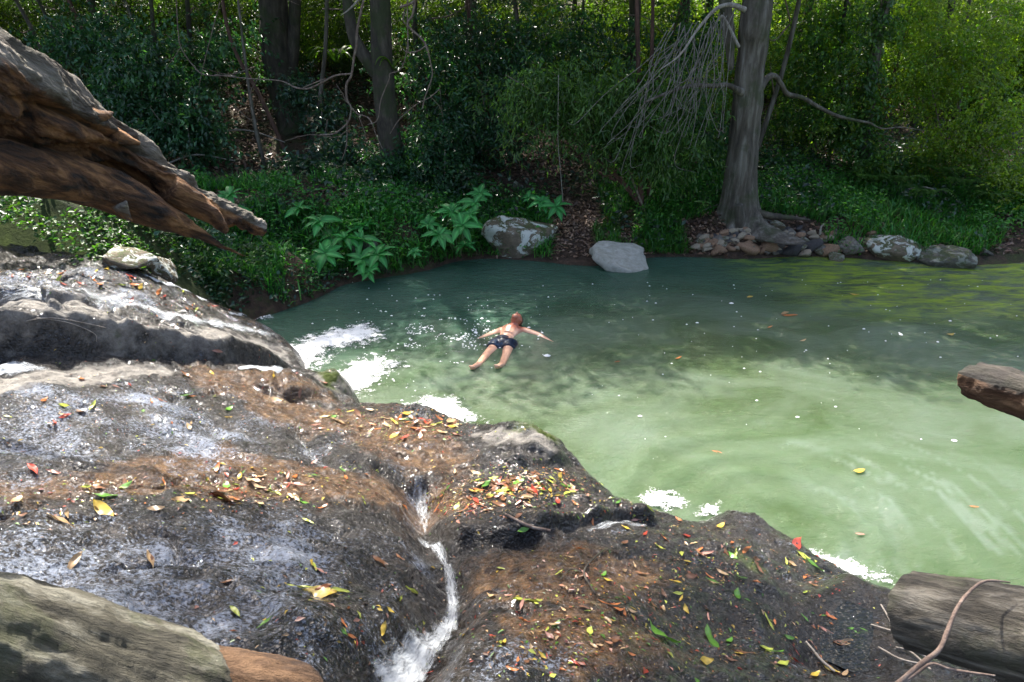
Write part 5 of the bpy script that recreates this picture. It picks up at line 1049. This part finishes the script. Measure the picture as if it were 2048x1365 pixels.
H = [(1325,1277,85,'green',2.6,'largest bright green leaf, lying at lower right'),(1422,1282,58,'green',0,'broad bright green leaf beside the long yellow brown leaf'),(640,1190,62,'yellow',0,'long yellow leaf in the small group left of the chute'),(600,1178,44,'yellow green',.3,'spotted yellow green leaf at the left of the small group'),
  (648,1178,30,'orange',.2,'orange leaf above the long yellow leaf'),(680,1185,36,'yellow green',1.2,'pale green leaf at the right end of the small group'),(822,1185,52,'yellow green',1.9,'upright yellow green leaf just left of the white chute'),(66,943,46,'red',.1,'bright red leaf near the left edge'),
  (1218,1212,40,'orange',.5,'rust orange ragged leaf right of the chute'),(985,1195,34,'tan',1.9,'pale cream leaf with an orange tip beside the chute'),(1290,1070,26,'red',1.0,'red leaf under the sliding water below the overhang'),(1410,1325,42,'yellow',1.5,'golden leaf near the bottom edge right of centre'),
  (1658,1340,34,'yellow',.2,'bright yellow leaf near the bottom right'),(1630,1352,26,'yellow',.1,'round yellow leaf left of the bright yellow one'),(1690,1350,24,'tan',.8,'small pale leaf by the end of the bare stick'),(1485,1308,44,'brown',.6,'curled brown leaf left of the still puddle'),
  (1718,1268,40,'green',-.6,'dull green leaf floating in the still puddle'),(1475,1192,34,'green',-.4,'dark green leaf on the black wet rock'),(1625,1131,40,'green',.3,'light green leaf on the spur near the pool'),(1605,1112,30,'yellow green',1.4,'olive leaf upright on the spur'),
  (1595,1093,54,'red',-.5,'long reddish strip of a leaf on the spur'),(1490,1103,30,'orange',0,'orange brown leaf on the mossy spur'),(1413,1110,30,'pinkish brown',1.4,'pinkish lance shaped leaf beside the hole in the spur'),(205,1025,54,'yellow',1.0,'yellow leaf lying against a brown leaf at left'),
  (212,1028,40,'brown',1.5,'dark brown curled leaf on top of the yellow leaf'),(120,1045,50,'tan',.7,'tan leaf on the wet rock left of the yellow leaf'),(362,1000,60,'tan',-.9,'long pale split leaf on the sandy strip'),(440,998,80,'brown',-.2,'long dark red brown curled leaf on the sandy strip'),
  (210,995,40,'green',.6,'slim green leaf on the sandy strip'),(590,972,40,'pinkish brown',.2,'curled pale pink leaf right of the sandy ridge'),(470,1228,34,'yellow green',.1,'lone lime leaf on the wet rock at lower left'),(530,1250,34,'green',.1,'pale green leaf left of the chute low down'),
  (765,1262,30,'yellow',.2,'green and yellow leaf on the lip of the rock left of the chute'),(760,1130,50,'brown',.4,'large brown leaf curled on the rim above the chute'),(300,1122,40,'tan',.3,'pale tan leaf under the film of water at left'),(840,876,32,'orange',-.7,'orange leaf at the right end of the leaf drift'),
  (1002,985,42,'yellow green',1.0,'large yellow green leaf on the leaf heap'),(1068,985,36,'red',-.3,'red leaf on the right of the leaf heap'),(1048,1060,26,'green',.2,'green leaf on the edge of the dark overhang'),(1156,1098,22,'orange',0,'small orange leaf next to the forked black twig'),
  (1112,1252,24,'green',1.4,'small bright green leaf upright right of the chute'),(1008,1288,24,'yellow',1.1,'yellow leaf low right of the chute'),(1055,1205,60,'yellow green',.8,'slim olive leaf right of the pale cream leaf') ,(150,1128,44,'tan',.2,'faint grey brown leaf under the water film'),(1530,1300,44,'yellow green',1.5,'yellow green leaf folded beside the curled brown leaf')]
for h in H: leaf(h[0], h[1], h[2], h[3], h[4], h[5])
CLU = [(1020,975,70,28,46,(17,30)),(830,850,90,22,34,(16,30)),(1100,965,60,16,18,(14,26)),(930,1010,40,18,14,(14,24)),(720,850,70,22,12,(16,28)),(450,985,110,22,16,(18,34)),(420,790,160,50,16,(14,26)),(250,565,90,22,20,(12,24)),(380,615,60,16,12,(10,18)),(60,545,50,10,8,(12,22)),
       (1250,1180,150,60,34,(14,28)),(1150,1290,170,50,32,(14,28)),(1420,1130,60,40,12,(16,28)),(1560,1300,100,45,18,(16,34)),(620,960,120,30,14,(16,28)),(150,1000,110,40,10,(18,36)),(200,850,160,60,12,(14,28)),(1180,1000,60,25,8,(12,20)),(1330,1050,80,40,8,(14,24)),(1620,1150,70,40,10,(12,22)),(700,1200,180,90,12,(16,28))]
KEY = list(LC)
def inside(u, v): return v < 1362 and -5 < u < 2050
for (u, v, su, sv, n_, (a, b_)) in CLU:
    for _ in range(n_):
        uu, vv = u + rng.normal(0, su) * .75, v + rng.normal(0, sv) * .75
        if not inside(uu, vv): continue
        leaf(uu, vv, rng.uniform(a, b_) * .95, KEY[rng.choice(8, p=[.08, .17, .09, .09, .13, .22, .13, .09] if v > 700 else [.4, .4, .04, 0, .06, .1, 0, 0])])
# crumbs of leaf and bark caught between them
def crumbs():
    P, Nn = [], []
    for (u, v, su, sv, n_, _) in CLU:
        for _ in range(n_ * 14):
            uu, vv = u + rng.normal(0, su), v + rng.normal(0, sv)
            if 0 < uu < 2048 and 535 < vv < 1365:
                f = px_of; P.append((uu, vv))
    P = np.array(P); D = ray(P[:, 0], P[:, 1]); tt = np.full(len(P), 1.5); o = np.array([0, 0, CAM_H])
    for _ in range(900):
        q = o + D * tt[:, None]; tt = np.where(q[:, 2] > hr(q[:, 0], q[:, 1]), tt + .012, tt)
    q = o + D * tt[:, None]; k = q[:, 2] > .03; q = q[k]; m = len(q); q[:, 2] = hr(q[:, 0], q[:, 1]) + .004
    e = .03; nx = -(hr(q[:, 0] + e, q[:, 1]) - hr(q[:, 0] - e, q[:, 1])) / (2 * e); ny = -(hr(q[:, 0], q[:, 1] + e) - hr(q[:, 0], q[:, 1] - e)) / (2 * e); nn = norm(np.c_[nx, ny, np.ones(m)])
    a = rng.standard_normal((m, 3)); Dd = norm(a - (a * nn).sum(1)[:, None] * nn); Ll = np.exp(rng.normal(-4.0, .4, m))
    V, F, C = leafcloud(q, Dd + nn * .1, nn, Ll, Ll * rng.uniform(.2, .6, m), pal(m, [c for c, _ in LC.values()], .3) * .8)
    link('leaf_crumbs', mesh_np('leaf_crumbs', V, F, M_FL, False, C), None, None, 'crumbs of leaves bark and seeds caught on the wet rock', kind='stuff')
crumbs()
# sticks on the rock
def rstick(px, R, label, m_=M_BARK_DARK, cat='stick', lift=.012):
    P = []
    for u, v in px: q = hr.hit(u, v); P.append([q[0], q[1], float(hr(q[0], q[1])) + lift + R])
    V, F, U = tube(np.array(P), [R * .8, R, R * .9, R * .5][:len(P)] if len(P) <= 4 else [R] * len(P), 36, 7, R * .3, 60, 3); link('stick', mesh_np('stick', V, F, m_, uv=U), None, None, label, cat)
rstick([(1190,1195),(1168,1150),(1190,1120),(1215,1100)], .006, 'forked black twig standing on the brown rock')
rstick([(1120,1165),(1140,1145),(1165,1150)], .004, 'short black twig beside the forked one')
rstick([(1610,1290),(1640,1325),(1668,1350)], .009, 'bare light brown stick near the bottom right', M_TWIG)
rstick([(1010,1035),(1060,1060),(1100,1068)], .012, 'brown stick on the lip of the dark overhang', M_VINE)
rstick([(500,1012),(560,1000),(620,985),(660,968)], .003, 'hair thin stem arching over the sandy strip', M_VINE)
rstick([(55,650),(95,640),(150,652),(215,665)], .006, 'thin bleached stem on top of the grey ledge', M_TWIG)
rstick([(75,645),(140,655),(190,675),(195,690)], .004, 'bent bleached stem below the other on the grey ledge', M_TWIG)
for i, px in enumerate([[(1760,1215),(1790,1260),(1830,1290)], [(1740,1255),(1790,1270),(1850,1285)], [(1775,1240),(1800,1290),(1850,1320)], [(1790,1300),(1820,1310),(1860,1345)], [(1755,1300),(1800,1325),(1850,1335)]]):
    rstick(px, .006, 'thin pale stick in the debris jammed under the pale log', M_TWIG); COL.objects[-1]['group'] = 'thin sticks jammed under the pale log'
# leaves drifting on the pool
for u, v, px, c, lab in [(1580,632,24,'orange','orange leaf afloat with others above the middle of the pool'),(1570,628,18,'tan','tan leaf touching the orange leaf on the pool'),(1434,906,16,'orange','small orange leaf alone on the green water'),(1357,717,14,'orange','orange leaf right of the swimmer'),
     (1718,943,20,'yellow','yellow leaf on the rippled water at right'),(1948,1015,14,'orange','small orange leaf at the far right on the water'),(1235,725,10,'orange','tiny orange leaf close to the swimmer'),(1500,595,12,'yellow','small yellow leaf in the shaded far water'),(1708,590,14,'yellow','yellow leaf near the green reflections'),
     (1900,670,14,'yellow','yellow leaf on the pool below the green reflections'),(1540,655,12,'orange','little orange leaf below the drifting pair'),(1720,1070,14,'pinkish brown','brown leaf in the ripple rings'),(1606,682,14,'tan','pale leaf on the middle of the pool')]:
    p = on_z(u, v, 0); f = p[1] * CP + CAM_H * SP; o = link('floating_leaf', FM[c][rng.integers(0, 4)], None, (p[0], p[1], .008), lab, 'leaf'); s = px / FPX * f * 1.3; o.scale = (s, s * 1.2, s * .6); o.rotation_euler = (0, 0, rng.uniform(-.6, .6))
